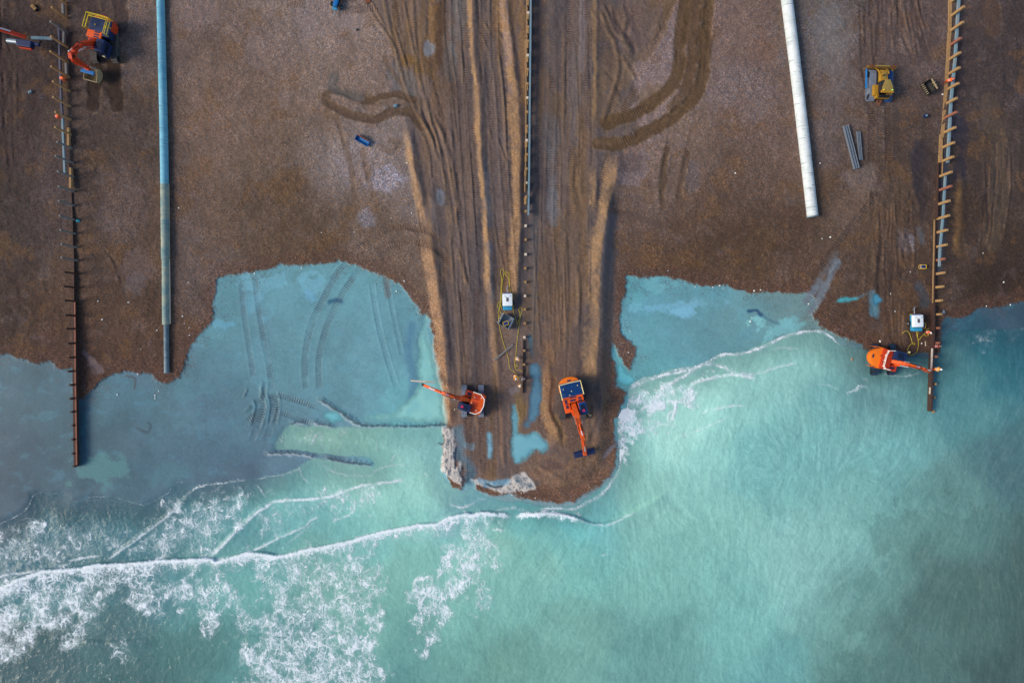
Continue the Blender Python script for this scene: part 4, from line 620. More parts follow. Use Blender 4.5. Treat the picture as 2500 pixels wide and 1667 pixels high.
# ------------------------------------------------------------------ mesh builder
class MB:
    def __init__(s): s.b = bmesh.new()
    def _add(s, verts, faces):
        vs = [s.b.verts.new(v) for v in verts]
        for f in faces:
            try: s.b.faces.new([vs[i] for i in f])
            except ValueError: pass
        return vs
    def box(s, c, d, rz=0.0, bev=0.0, mat=None):
        x, y, z = d[0]/2, d[1]/2, d[2]/2; R = mat or Matrix.Rotation(rz, 3, 'Z'); c = Vector(c)
        vs = s._add([c+R@Vector(v) for v in ((-x,-y,-z),(x,-y,-z),(x,y,-z),(-x,y,-z),(-x,-y,z),(x,-y,z),(x,y,z),(-x,y,z))], [(3,2,1,0),(4,5,6,7),(0,1,5,4),(1,2,6,5),(2,3,7,6),(3,0,4,7)])
        if bev:
            es = list({e for v in vs for e in v.link_edges}); bmesh.ops.bevel(s.b, geom=es, offset=bev, segments=2, affect='EDGES', profile=.6)
        return s
    def prism(s, pts, z0, z1, axis='Z', bev=0.0):   # pts 2-D; axis Z: (x,y); axis Y: (x,z) extruded along y; axis X: (y,z)
        n = len(pts)
        def P(p, h): return {'Z': (p[0], p[1], h), 'Y': (p[0], h, p[1]), 'X': (h, p[0], p[1])}[axis]
        vs = s._add([P(p, z0) for p in pts]+[P(p, z1) for p in pts], [tuple(range(n))[::-1], tuple(range(n, 2*n))]+[(i, (i+1) % n, n+(i+1) % n, n+i) for i in range(n)])
        if bev:
            es = list({e for v in vs for e in v.link_edges}); bmesh.ops.bevel(s.b, geom=es, offset=bev, segments=2, affect='EDGES', profile=.6)
        return s
    def rod(s, a, b, r, r2=None, n=10):
        a = Vector(a); b = Vector(b); r2 = r if r2 is None else r2; d = b-a
        if d.length < 1e-6: return s
        q = d.to_track_quat('Z', 'Y'); vs = []
        for p, rr in ((a, r), (b, r2)): vs += [p+q@Vector((math.cos(2*math.pi*i/n)*rr, math.sin(2*math.pi*i/n)*rr, 0)) for i in range(n)]
        s._add(vs, [tuple(range(n))[::-1], tuple(range(n, 2*n))]+[(i, (i+1) % n, n+(i+1) % n, n+i) for i in range(n)]); return s
    def tube(s, pts, r, n=6, closed=False):
        pts = [Vector(p) for p in pts]; N = len(pts); vs = []
        for i, p in enumerate(pts):
            d = (pts[(i+1) % N if closed else min(i+1, N-1)]-pts[(i-1) % N if closed else max(i-1, 0)]).normalized(); u = Vector((0,0,1)).cross(d)
            u = u.normalized() if u.length > .05 else Vector((1,0,0)); v = d.cross(u)
            vs += [p+u*math.cos(2*math.pi*k/n)*r+v*math.sin(2*math.pi*k/n)*r for k in range(n)]
        F = [(i*n+k, i*n+(k+1) % n, ((i+1) % N)*n+(k+1) % n, ((i+1) % N)*n+k) for i in range(N if closed else N-1) for k in range(n)]
        if not closed: F += [tuple(range(n))[::-1], tuple(range((N-1)*n, N*n))]
        s._add(vs, F); return s
    def rock(s, c, r, seed=0, sub=2, flat=.7):
        q = bmesh.new(); bmesh.ops.create_icosphere(q, subdivisions=sub, radius=1); rr = random.Random(seed); off = [rr.uniform(0, 6) for _ in range(6)]
        vs = []
        for v in q.verts:
            k = 1+.22*math.sin(3*v.co.x+off[0])*math.sin(2.6*v.co.y+off[1])+.12*math.sin(6*v.co.z+off[2]+3*v.co.x); vs.append(Vector(c)+Vector((v.co.x*r*k*(1+.3*math.sin(off[3])), v.co.y*r*k, v.co.z*r*k*flat)))
        s._add(vs, [tuple(v.index for v in f.verts) for f in q.faces]); q.free(); return s
    def make(s, name, mat, parent=None, smooth=False, rz=0.0, loc=None):
        bmesh.ops.recalc_face_normals(s.b, faces=s.b.faces[:]); me = bpy.data.meshes.new(name); s.b.to_mesh(me); s.b.free(); me.materials.append(mat)
        if smooth:
            me.polygons.foreach_set('use_smooth', [True]*len(me.polygons))
            try: me.set_sharp_from_angle(angle=math.radians(38))
            except Exception: pass
        o = bpy.data.objects.new(name, me); C.objects.link(o)
        if parent: o.parent = parent
        if rz: o.rotation_euler.z = rz
        if loc is not None: o.location = loc
        return o
def tag(o, label, cat, group=None):
    o['label'] = label; o['category'] = cat
    if group: o['group'] = group
    return o
def thing(name, label, cat, loc=(0,0,0), rz=0.0, group=None):
    o = bpy.data.objects.new(name, None); C.objects.link(o); o.location = loc; o.rotation_euler.z = rz; return tag(o, label, cat, group)
def copy_tree(o, parent=None):
    c = o.copy(); C.objects.link(c)
    if parent: c.parent = parent
    for ch in list(o.children): copy_tree(ch, c)
    return c
def beam_xz(mb, pts, wy, y0=0.0):               # boom-like beam: pts = (x, z, thickness); side plates in the XZ plane
    up = []; dn = []
    for i, (x, z, th) in enumerate(pts):
        a = pts[max(i-1, 0)]; b = pts[min(i+1, len(pts)-1)]; d = Vector((b[0]-a[0], b[1]-a[1])).normalized(); nn = Vector((-d.y, d.x))
        up.append((x+nn.x*th/2, z+nn.y*th/2)); dn.append((x-nn.x*th/2, z-nn.y*th/2))
    n = len(pts); vs = [(p[0], y0-wy/2, p[1]) for p in up]+[(p[0], y0+wy/2, p[1]) for p in up]+[(p[0], y0+wy/2, p[1]) for p in dn]+[(p[0], y0-wy/2, p[1]) for p in dn]
    F = []
    for i in range(n-1):
        for k in range(4): a = k*n+i; b = ((k+1) % 4)*n+i; F.append((a, b, b+1, a+1))
    F += [(0, 3*n, 2*n, n), (n-1, 2*n-1, 3*n-1, 4*n-1)]; mb._add(vs, F); return mb
def track(parent, L, w_, y, mat, h=.95, pitch=.19, rz=0.0):
    prof = []; r = h/2; x1 = L/2-r
    for i in range(9): a = -math.pi/2+math.pi*i/8; prof.append((x1+r*math.cos(a), r+r*math.sin(a)))
    for i in range(9): a = math.pi/2+math.pi*i/8; prof.append((-x1+r*math.cos(a), r+r*math.sin(a)))
    mb = MB(); mb.prism([(p[0]*.97, .03+p[1]*.95) for p in prof], y-w_*.22, y+w_*.22, 'Y')
    per = []; P2 = prof+[prof[0]]; dist = [0]
    for a, b in zip(P2[:-1], P2[1:]): dist.append(dist[-1]+math.hypot(b[0]-a[0], b[1]-a[1]))
    n = int(dist[-1]/pitch); pitch = dist[-1]/n
    for k in range(n):
        s_ = k*pitch; i = max(j for j in range(len(dist)) if dist[j] <= s_+1e-9); i = min(i, len(P2)-2); f = (s_-dist[i])/max(dist[i+1]-dist[i], 1e-6)
        x = P2[i][0]+(P2[i+1][0]-P2[i][0])*f; z = P2[i][1]+(P2[i+1][1]-P2[i][1])*f; ang = math.atan2(P2[i+1][1]-P2[i][1], P2[i+1][0]-P2[i][0])
        R = Matrix.Rotation(-ang, 3, 'Y'); mb.box((x, y, z), (pitch*.86, w_, .05), mat=R); mb.box(Vector((x, y, z))+R@Vector((pitch*.3, 0, -.045)), (.03, w_*.98, .07), mat=R)
    t_ = mb.make('track', mat, parent, rz=rz)
    for sx in (-1, 1): MB().rod((sx*(x1), y-w_*.36, r), (sx*(x1), y+w_*.36, r), r*.72, n=16).make('sprocket', M['black'], t_, True)
    return t_
def handrail(parent, pts, z0, z1, mat, r=.035, mid=True, rz=0.0, name='handrail'):
    mb = MB(); mb.tube([(x, y, z1) for x, y in pts], r)
    if mid: mb.tube([(x, y, (z0+z1)/2) for x, y in pts], r*.8)
    for x, y in pts: mb.rod((x, y, z0), (x, y, z1), r, n=6)
    return mb.make(name, mat, parent, rz=rz)
def bucket(parent, c, w_, size, mat, rz, teeth=5, pitch=0.0, name='bucket', depth=1.0, mat2=None):
    # open scoop: curved back shell + side plates + teeth, opening turned by `pitch` about the cross axis
    R = Matrix.Rotation(pitch, 3, 'Y'); c = Vector(c); mb = MB(); n = 8; pr = []
    for i in range(n+1): a = math.radians(-70+215*i/n); pr.append((math.sin(a)*size*.55*depth, -math.cos(a)*size*.55))
    inner = [(x*.90, z*.90) for x, z in pr]; vs = []; F = []
    for y in (-w_/2, w_/2):
        vs += [c+R@Vector((x, y, z)) for x, z in pr]
    vs2 = []
    for y in (-w_/2+.03, w_/2-.03): vs2 += [c+R@Vector((x, y, z)) for x, z in inner]
    k = n+1; mb._add(vs+vs2, [(i, i+1, k+i+1, k+i) for i in range(n)]+[(2*k+i, 3*k+i, 3*k+i+1, 2*k+i+1) for i in range(n)]+[(i, 2*k+i, 2*k+i+1, i+1) for i in range(n)]+[(k+i, k+i+1, 3*k+i+1, 3*k+i) for i in range(n)]+[(0, k, 3*k, 2*k), (n, 2*k+n, 3*k+n, k+n)])
    for y in (-w_/2+.025, w_/2-.025):
        pts = [c+R@Vector((x, y, z)) for x, z in pr]; pts2 = [p+R@Vector((0, .03 if y > 0 else -.03, 0)) for p in pts]; mb._add(pts+pts2, [tuple(range(k))[::-1], tuple(range(k, 2*k))]+[(i, i+1, k+i+1, k+i) for i in range(k-1)]+[(k-1, 0, k, 2*k-1)])
    o = mb.make(name, mat, parent, True, rz=rz)
    if teeth:
        mt = MB(); e = pr[0]
        for i in range(teeth): y = -w_/2+w_*(i+.5)/teeth; mt.box(c+R@Vector((e[0]-.12, y, e[1]+.10)), (.34, .09, .07), mat=R@Matrix.Rotation(-.9, 3, 'Y'))
        mt.make('tooth_row', mat2 or M['steel'], o)
    return o
def text_on(parent, s, size, mat, loc, rot, name='lettering'):
    cu = bpy.data.curves.new(name, 'FONT'); cu.body = s; cu.size = size; cu.extrude = .004; cu.offset = size*.02; tmp = bpy.data.objects.new(name, cu); C.objects.link(tmp)
    dg = bpy.context.evaluated_depsgraph_get(); me = bpy.data.meshes.new_from_object(tmp.evaluated_get(dg)); bpy.data.objects.remove(tmp); me.materials.clear(); me.materials.append(mat)
    o = bpy.data.objects.new(name, me); C.objects.link(o); o.parent = parent; o.location = loc; o.rotation_euler = rot; return o
# ------------------------------------------------------------------ tracked excavators
def excavator(label, px, py, tdir, udir, p):
    # px, py: ground point under the slew ring; tdir / udir: headings (radians, anticlockwise from +x)
    root = thing('excavator', label, 'excavator', on(px, py, 0), tdir, 'excavators rebuilding the beach'); u = udir-tdir
    TL, Gg, SW = p.get('TL', 4.5), p.get('G', 2.45), p.get('SW', .78); tm_ = p.get('tmat', M['track'])
    for s_ in (-1, 1): track(root, TL, SW, s_*Gg/2, tm_, h=p.get('th', .95))
    mb = MB(); mb.box((0, 0, .62), (TL*.42, Gg-SW*.6, .35), bev=.04); mb.rod((0, 0, .75), (0, 0, 1.12), .62, n=20)
    for a in (-1, 1):
        for b in (-1, 1): mb.box((a*TL*.2, b*(Gg/2-.35), .55), (.5, .7, .3), rz=a*b*.5)
    mb.make('undercarriage', M['black'], root)
    RB, BW, FX = p['rear'], p['bw'], p.get('front', 1.9); z0, z1 = 1.12, p.get('top', 2.35); hw = BW/2; O = p.get('omat', M['orange'])
    MB().box(((FX-RB*.6)/2-.1, 0, z0+.09), (FX+RB*.55, BW*.96, .18), bev=.03).make('deck', M['black'], root, rz=u)
    # counterweight, rounded in plan
    n = 12; cr = p.get('round', .5); pts = [(-RB*.42, -hw)]
    for i in range(n+1):
        a = math.pi/2*(-1+2*i/n); pts.append((-RB*(1-cr)-RB*cr*math.cos(a)**.9 if abs(math.cos(a)) > 1e-6 else -RB*(1-cr), hw*math.sin(a)))
    pts.append((-RB*.42, hw)); pts = [pts[0]]+pts[1:-1]+[pts[-1]]
    cwt = MB().prism(pts, z0-.05, z1-.12, 'Z', bev=.09).make('counterweight', p.get('cmat', M['orange2']), root, True, rz=u)
    MB().box((-RB*.86, 0, z1-.10), (.22, .5, .05)).make('lifting_eye', M['grille'], cwt)
    # engine hood
    ex0, ex1 = -RB*p.get('hr', .72), p.get('hf', .15)
    hood = MB().box(((ex0+ex1)/2, 0, (z0+z1)/2+.06), (ex1-ex0, BW*.94, z1-z0+.02), bev=.10).make('engine_cover', p.get('hmat', O), root, True, rz=u)
    for i, (x, y, a, b) in enumerate(p.get('panels', [(-.3,-.5,.5,.45),(-.3,.35,.5,.5),(-.9,-.1,.35,.7)])): MB().box((x, y, z1+.085), (a, b, .05), bev=.01).make('cover_panel', p.get('pmat', O), hood)
    for x, y in p.get('knobs', [(-.6,.6),(-.5,-.6),(-1.0,.1)]): MB().rod((x, y, z1+.05), (x, y, z1+.28), .07, n=8).make('exhaust_cap', p.get('kmat', M['white_rail']), hood)
    # machinery bay either side of boom, right-hand tank box
    rb = MB().box(((FX*.62+ex1)/2+.05, -hw*.66, z0+.5), (FX*.62-ex1+.5, BW*.28, .95), bev=.06).make('fuel_tank', O, root, True, rz=u)
    for dx_, a_, b_ in ((.15,.5,.38),(-.35,.28,.45)): MB().box(((FX*.62+ex1)/2+dx_, -hw*.66, z0+.99), (a_, b_, .03)).make('tank_hatch', M['grille'], rb)
    MB().box((.35, -.05, z0+.35), (1.0, BW*.36, .5), bev=.04).make('valve_bay', M['black'], root, rz=u)
    # cab on the left
    cl, cw = p.get('cab', (1.75, 1.02)); cx = FX-cl/2+.25; cy = hw-cw/2-.02; ch = p.get('cabh', 3.05)
    prof = [(cx-cl/2, z0+.05), (cx+cl/2, z0+.05), (cx+cl/2+.02, z0+.9), (cx+cl*.40, ch-.08), (cx-cl/2, ch-.08)]
    cab = MB().prism(prof, cy-cw/2, cy+cw/2, 'Y', bev=.05).make('cab', p.get('cabm', O), root, True, rz=u)
    MB().box((cx-.06, cy, ch-.045), (cl*.92, cw*.96, .07), bev=.03).make('roof', p.get('roofm', M['navy']), cab, True)
    mb = MB(); mb.box((cx-.02, cy, z0+1.25), (cl*.72, cw+.03, .75)); mb.prism([(cx+cl/2-.0, z0+.75), (cx+cl/2+.045, z0+.92), (cx+cl*.40+.04, ch-.2), (cx+cl*.40-.03, ch-.2)], cy-cw*.42, cy+cw*.42, 'Y'); mb.make('window', M['glass'], cab)
    if p.get('hatch', True): MB().box((cx-.1, cy, ch+.0), (cl*.5, cw*.6, .03)).make('roof_hatch', M['glass'], cab)
    if p.get('logo'): MB().rod((cx+.28, cy, ch-.02), (cx+.28, cy, ch+.02), .2, n=14).make('decal', M['logo'], cab)
    mb = MB(); mb.tube([(cx+cl/2, cy+cw/2, ch-.9), (cx+cl/2+.25, cy+cw/2+.2, ch-.5)], .03); mb.box((cx+cl/2+.28, cy+cw/2+.24, ch-.45), (.06, .24, .4)); mb.make('mirror', M['rail'], cab)
    # boom, arm, rams (in the machine's long plane, slightly right of the cab)
    yb = p.get('yb', -.12); bw_ = p.get('boomw', .5); BO = p.get('bmat', O)
    boom = beam_xz(MB(), p['boom'], bw_, yb).make('boom', BO, root, rz=u)
    arm = beam_xz(MB(), p['arm'], bw_*.72, yb).make('arm', BO, root, rz=u)
    b0 = p['boom']; foot = b0[0]; mid = b0[len(b0)//2]; el = b0[-1]; a0 = p['arm']
    for s_ in (-1, 1):
        bc = MB().rod((foot[0]+.45, yb+s_*(bw_/2+.1), foot[1]-.35), (mid[0]*.5+foot[0]*.5+.2, yb+s_*(bw_/2+.1), (mid[1]+foot[1])/2-.1), .11).make('boom_ram', BO, boom)
        MB().rod(((mid[0]+foot[0])/2+.2, yb+s_*(bw_/2+.1), (mid[1]+foot[1])/2-.1), (mid[0], yb+s_*(bw_/2+.1), mid[1]), .06).make('ram_rod', M['chrome'], bc)
    q = Vector((mid[0]+.1, mid[1]+mid[2]*.62)); e2 = Vector((a0[0][0], a0[0][1]+.35*(1 if a0[0][1] < 50 else 0))); h2 = q.lerp(e2, .58)
    ar = MB().rod((q.x, yb, q.y), (h2.x, yb, h2.y), .12).make('arm_ram', BO, boom); MB().rod((h2.x, yb, h2.y), (e2.x, yb, e2.y), .075).make('ram_rod', M['chrome'], ar)
    if p.get('bram'):
        f, tt = p['bram']; f = Vector(f); tt = Vector(tt); h2 = f.lerp(tt, .5); ar = MB().rod((f.x, yb, f.y), (h2.x, yb, h2.y), .10).make('bucket_ram', BO, arm); MB().rod((h2.x, yb, h2.y), (tt.x, yb, tt.y), .09).make('ram_rod', M['chrome'], ar)
    for s_ in (-1, 1): MB().tube([(foot[0]+.3, yb+s_*bw_*.3, foot[1]+.5), (mid[0]-.3, yb+s_*bw_*.34, mid[1]+mid[2]*.62), (el[0]*.6+mid[0]*.4, yb+s_*bw_*.42, el[1]*.6+mid[1]*.4+.45), (el[0]+.1, yb+s_*bw_*.6, el[1]+.2)], .035).make('hydraulic_hose', M['black'], boom)
    MB().rod((el[0], yb-bw_*.62, el[1]), (el[0], yb+bw_*.62, el[1]), .13).make('pivot_pin', M['black'], boom)
    MB().rod((foot[0], yb-bw_*.62, foot[1]), (foot[0], yb+bw_*.62, foot[1]), .16).make('pivot_pin', M['black'], boom)
    if p.get('rail'): handrail(root, p['rail'], z1-.05, z1+p.get('railh', .75), p['rmat'], rz=u, mid=p.get('rmid', True), r=p.get('rr', .045))
    return root, u, arm
def head(dx, dy): return math.atan2(-dy, dx)    # picture direction (down = +y) -> heading
# big machine on the nose, boom reaching seaward with a wide ditching bucket
z1 = 2.55
D_, uD, armD = excavator('orange excavator on the nose of the spit, boom reaching seaward with a wide blue bucket', 1397, 976, head(0, 1), head(.232, .973),
  dict(TL=5.5, G=2.95, SW=.82, rear=3.5, bw=3.15, front=1.9, top=z1, cabh=3.3, round=.38, hr=.80, hf=-.25, hmat=M['bluesteel'], pmat=M['bluesteel'], roofm=M['bluesteel'], cab=(1.9,1.1), logo=True, omat=M['orange'], cmat=M['orange2'], tmat=M['track_dark'],
  panels=[(-2.2,.5,.5,.6),(-1.2,-.6,.6,.7)], knobs=[(-2.1,1.0),(-1.5,0),(-2.0,-1.05),(-1.0,-.35)], kmat=M['rail'],
  boom=[(.55,2.0,.75),(1.9,3.6,.85),(2.9,4.4,.75),(4.4,4.9,.6),(4.9,4.8,.45)], arm=[(4.5,5.15,.35),(4.9,4.75,.6),(6.3,3.2,.5),(7.6,1.75,.32)], boomw=.66, bram=((5.4,4.75),(7.1,3.0)),
  rail=[(-.6,-1.55),(-1.6,-1.55),(-2.7,-1.52),(-2.75,0),(-2.7,1.52),(-1.6,1.55),(-.8,1.55)], rmat=M['rail'], rr=.06, rmid=False))
bx, by = 7.75, -.12
bk = bucket(D_, (bx, by, .85), 3.0, .95, M['navy'], uD, teeth=0, pitch=math.radians(150)); 
MB().box((bx, by, 1.38), (.5, .55, .35), bev=.05).make('quick_coupler', M['orange'], armD)
MB().box((bx+.1, by, 1.25), (.10, 3.0, .10)).make('cutting_edge', M['rust'], bk)
mb = MB(); mb.box((-.35, 0, 2.45), (.9, 2.9, .35), bev=.05); mb.make('service_deck', M['orange'], D_, rz=uD)
for a, y, b, c_ in [(-.2,-.1,.28,.8),(-.3,.9,.3,.4),(.02,.9,.2,.5),(-.62,.0,.22,.9),(-.2,-1.1,.5,.35)]: MB().box((a, y, 2.64), (b, c_, .05)).make('grille', M['grille'], D_, rz=uD)
# centre-left machine holding a long timber
C_, uC, armC = excavator('orange excavator on the left track of the spit, arm swung west holding a pale timber', 1154.5, 978, head(0, 1), head(-.95, -.31),
  dict(TL=4.5, G=2.45, SW=.8, rear=1.75, bw=3.0, front=1.5, top=2.35, round=.28, hr=.93, hf=.3, hmat=M['orange'], cab=(1.85,1.05), logo=True, omat=M['red'], cmat=M['orange'], cabm=M['navy'], panels=[(-.45,-.85,.8,.8),(-.45,.1,.8,.7),(-.45,.9,.8,.55)],
  knobs=[(-.9,.9),(0,.1),(-.2,-.8),(-1.1,-1.0)], boom=[(.45,1.9,.6),(1.5,3.2,.7),(2.4,3.8,.6),(3.7,4.0,.45),(4.1,3.9,.35)], arm=[(3.8,4.1,.3),(4.1,3.9,.45),(5.5,3.1,.38),(7.2,2.0,.26)], boomw=.5, bmat=M['orange'], bram=((4.5,4.0),(6.3,3.0)),
  rail=[(.2,-1.45),(-.9,-1.45),(-1.6,-.9),(-1.75,0),(-1.6,.9),(-1.0,1.42),(-.2,1.45)], rmat=M['white_rail'], rmid=False, rr=.07, railh=.3))
MB().box((7.3, -.12, 1.75), (.45, .3, .5), bev=.04).box((7.45, -.25, 1.45), (.5, .08, .5), mat=Matrix.Rotation(.3, 3, 'Y')).box((7.45, .0, 1.45), (.5, .08, .5), mat=Matrix.Rotation(-.3, 3, 'Y')).make('grapple', M['black'], C_, rz=uC)
# shoreline machine beside the right groyne
E_, uE, armE = excavator('orange domed excavator in the shallows, boom laid across the right groyne', 2150.5, 877.5, head(0, 1), head(.966, .25),
  dict(TL=4.45, G=2.45, SW=.8, rear=2.75, bw=3.0, front=1.75, top=2.3, round=.8, hr=.45, hf=.25, tmat=M['track_wet'], omat=M['red'], cmat=M['orange2'], cabm=M['navy'], cab=(1.75,1.25), panels=[(-.4,-.7,.7,.8),(-.4,.5,.7,.9)], knobs=[(-.9,-.5),(-1.4,.3)], kmat=M['black'],
  boom=[(.4,1.9,.6),(1.4,3.0,.8),(2.2,3.5,.6),(3.4,3.6,.42),(3.8,3.5,.35)], arm=[(3.4,3.8,.3),(3.8,3.5,.42),(4.9,2.9,.4),(5.9,2.3,.3)], boomw=.5, bmat=M['orange'], bram=((4.2,3.75),(5.6,3.0)),
  rail=[(.2,-1.42),(-.5,-1.42),(-.8,-1.1),(-.8,-.3),(-.8,.5),(-.6,1.2),(.3,1.42)], rmat=M['white_rail'], rr=.05, railh=.55))
MB().box((5.95, -.12, 1.9), (.4, .4, .6), bev=.05).rod((5.95, -.12, 1.7), (5.95, -.12, 1.0), .18, .1).make('piling_head', M['red'], E_, rz=uE)
# top-left machine with curled bucket
A_, uA, armA = excavator('largest excavator, red with yellow guard rails, bucket curled beside the left groyne', 263.5, 111, head(0, 1), head(-.266, .964),
  dict(TL=5.4, G=2.85, SW=.85, rear=3.3, bw=3.2, front=1.9, top=2.6, cabh=3.25, round=.35, hr=.80, hf=-.35, hmat=M['navy'], pmat=M['navy'], th=1.05, tmat=M['track_dark'], omat=M['red'], cmat=M['red'], cabm=M['navy'], cab=(1.9,1.15), panels=[(-2.0,.4,.6,.7)],
  knobs=[(-1.6,.9),(-1.6,-.6)], kmat=M['yrail'], boom=[(.5,2.0,.75),(1.7,4.0,.9),(2.5,5.2,.8),(3.7,6.1,.6),(4.3,6.2,.4)], arm=[(4.0,6.65,.35),(4.4,6.2,.7),(4.55,4.4,.6),(4.5,2.6,.4)], boomw=.72, bmat=M['red'], bram=((4.9,5.9),(5.1,3.6)),
  rail=[(-.7,-1.7),(-1.7,-1.7),(-2.75,-1.7),(-2.8,0),(-2.75,1.5),(-1.7,1.5),(-.5,1.5)], rmat=M['yrail'], rr=.055, railh=1.0))
handrail(A_, [(-.85,-1.35),(-2.4,-1.35),(-2.45,1.2),(-1.6,1.2),(-.6,1.2)], 2.6, 3.5, M['yrail'], r=.05, rz=uA, mid=False)
mb = MB(); mb.box((-.3, -.45, 2.55), (1.0, 2.1, .3), bev=.05); mb.make('service_deck', M['orange'], A_, rz=uA); [MB().box((-.3+dx, -.1, 2.715), (.2, .7, .05)).make('grille', M['grille'], A_, rz=uA) for dx in (-.35, 0, .35)]
bkA = bucket(A_, (5.0, -.12, 1.45), 1.95, 1.75, M['sand_steel'], uA, teeth=5, pitch=math.radians(55))
MB().box((5.0, -.12, 2.4), (.5, 1.9, .22), bev=.04).make('bucket_rim', M['blue'], bkA); MB().box((4.6, -.12, 2.5), (.5, .6, .5), bev=.05).make('quick_coupler', M['red'], armA)
boomA = [c for c in A_.children if c.name.startswith('boom')][0]
a1 = math.atan2(6.1-4.0, 3.7-1.7); o = text_on(boomA, 'HITACHI', .40, M['white'], (0,0,0), (0,0,0)); ex = Vector((math.cos(a1), 0, math.sin(a1)))
# lettering lies on the boom's left plate, reading along the boom
pos = Vector((3.45, .245, 5.62)); xa = -ex; za = Vector((0, 1, 0)); ya = za.cross(xa); o.matrix_local = Matrix(((xa.x, ya.x, za.x, pos.x), (xa.y, ya.y, za.y, pos.y), (xa.z, ya.z, za.z, pos.z), (0, 0, 0, 1)))
# machine reaching in from beyond the left edge
B_, uB, armB = excavator('red excavator arm reaching in from the left edge, gripping a plank at the groyne', -82, 84, head(0, 1), head(1, .14),
  dict(TL=5.0, G=2.6, SW=.8, rear=3.0, bw=3.0, front=1.8, top=2.4, omat=M['red'], boom=[(.5,2.0,.7),(2.6,4.2,.85),(4.2,5.2,.7),(5.9,5.6,.55),(6.6,5.4,.4)], arm=[(6.2,5.9,.35),(6.6,5.4,.6),(8.6,4.0,.55),(10.6,2.6,.38)], boomw=.66, bmat=M['red'], bram=((6.9,5.7),(9.5,4.1))))
mb = MB(); mb.box((10.4, -1.0, 2.2), (2.0, .9, .9), bev=.08); mb.box((11.7, -.75, 2.1), (1.1, .4, .5), bev=.05); mb.make('vibrating_clamp', M['navy'], B_, rz=uB); MB().box((10.5, -1.6, 2.2), (1.7, .14, .4)).make('clamp_rail', M['red'], B_, rz=uB); MB().rod((9.2, -.8, 2.2), (7.7, -.8, 2.1), .32, n=14).make('damper', M['steel'], B_, rz=uB)
# ------------------------------------------------------------------ bulldozer
def bulldozer():
    r = thing('bulldozer', 'yellow bulldozer on its own cleat tracks between the right pipe and the right groyne', 'bulldozer', on(2141, 214), head(.02, -1)); r.rotation_euler.z = head(.03, -1)
    for s_ in (-1, 1): track(r, 4.3, .92, s_*1.2, M['track_blue'] if s_ < 0 else M['track'], h=1.15, pitch=.22)
    MB().box((-.1, 0, .9), (3.4, 1.3, .8), bev=.08).make('hull', M['black'], r)
    hd = MB().prism([(.2,1.2),(1.75,1.15),(1.85,1.75),(.2,2.0)], -.52, .52, 'Y', bev=.05).make('engine_hood', M['yellow'], r, True)
    MB().box((.95, 0, 1.97), (.9, .35, .05)).make('hood_panel', M['pale_yellow'], hd); MB().rod((.9, .25, 1.95), (.9, .25, 2.5), .07).make('exhaust', M['black'], hd)
    for s_ in (-1, 1): MB().box((-1.0, s_*.95, 1.45), (1.5, .75, .5), bev=.06).make('fuel_tank', M['yellow'] if s_ > 0 else M['brownyel'], r, True)
    cab = MB().box((-.75, 0, 1.95), (1.5, 1.35, 1.7), bev=.08).make('cab', M['black'], r, True); MB().box((-.75, 0, 2.1), (1.54, 1.15, .85)).box((-.75, 0, 2.1), (1.2, 1.40, .85)).make('window', M['glass'], cab)
    MB().prism([(-1.55,-.78),(-1.55,.78),(-.9,.72),(.05,.35),(.05,-.35),(-.9,-.72)], 2.82, 2.95, 'Z', bev=.04).make('roof', M['pale_yellow'], cab, True); MB().box((-1.62, 0, 2.8), (.35, 1.75, .22), bev=.04).make('roof_guard', M['yellow'], cab)
    MB().rod((-1.45, .6, 2.95), (-1.45, .6, 3.1), .09).make('beacon', M['lamp_y'], cab); MB().rod((-1.45, -.6, 2.95), (-1.45, -.6, 3.1), .09).make('beacon', M['lamp_g'], cab)
    MB().box((-1.95, 0, 1.5), (.35, 2.0, .7), bev=.05).make('rear_bar', M['yellow'], r); MB().box((-2.0, 0, 2.0), (.3, 1.5, .4), bev=.04).make('air_box', M['black'], r)
    prof = [(2.55,.15),(2.40,.45),(2.36,.8),(2.42,1.15),(2.56,1.38),(2.64,1.36),(2.52,1.12),(2.46,.8),(2.50,.45),(2.65,.15)]
    bl = MB().prism(prof, -2.15, 2.15, 'Y').make('blade', M['brownyel'], r); MB().box((2.5, 0, 1.46), (.16, 2.0, .28), bev=.03).make('spill_guard', M['pale_yellow'], bl)
    mb = MB(); [mb.box((2.5, s_*(1.25+.2*k), 1.42), (.3, .06, .14)) for s_ in (-1, 1) for k in range(4)]; mb.make('guard_bar', M['rust'], bl)
    for s_ in (-1, 1):
        MB().rod((2.4, s_*1.85, .55), (-.4, s_*1.85, .6), .14).make('push_arm', M['blue'] if s_ > 0 else M['yellow'], r); MB().rod((1.3, s_*.62, 1.9), (1.9, s_*.70, 1.5), .11).rod((1.9, s_*.70, 1.5), (2.4, s_*.76, .9), .06).make('lift_ram', M['yellow'], r)
    mb = MB(); mb.rod((-2.1, .35, .7), (-2.75, 0, .5), .07); mb.rod((-2.1, -.35, .7), (-2.75, 0, .5), .07); mb.rod((-2.15, -.4, .75), (-2.15, .4, .75), .07); mb.make('tow_hitch', M['rust'], r)
bulldozer()
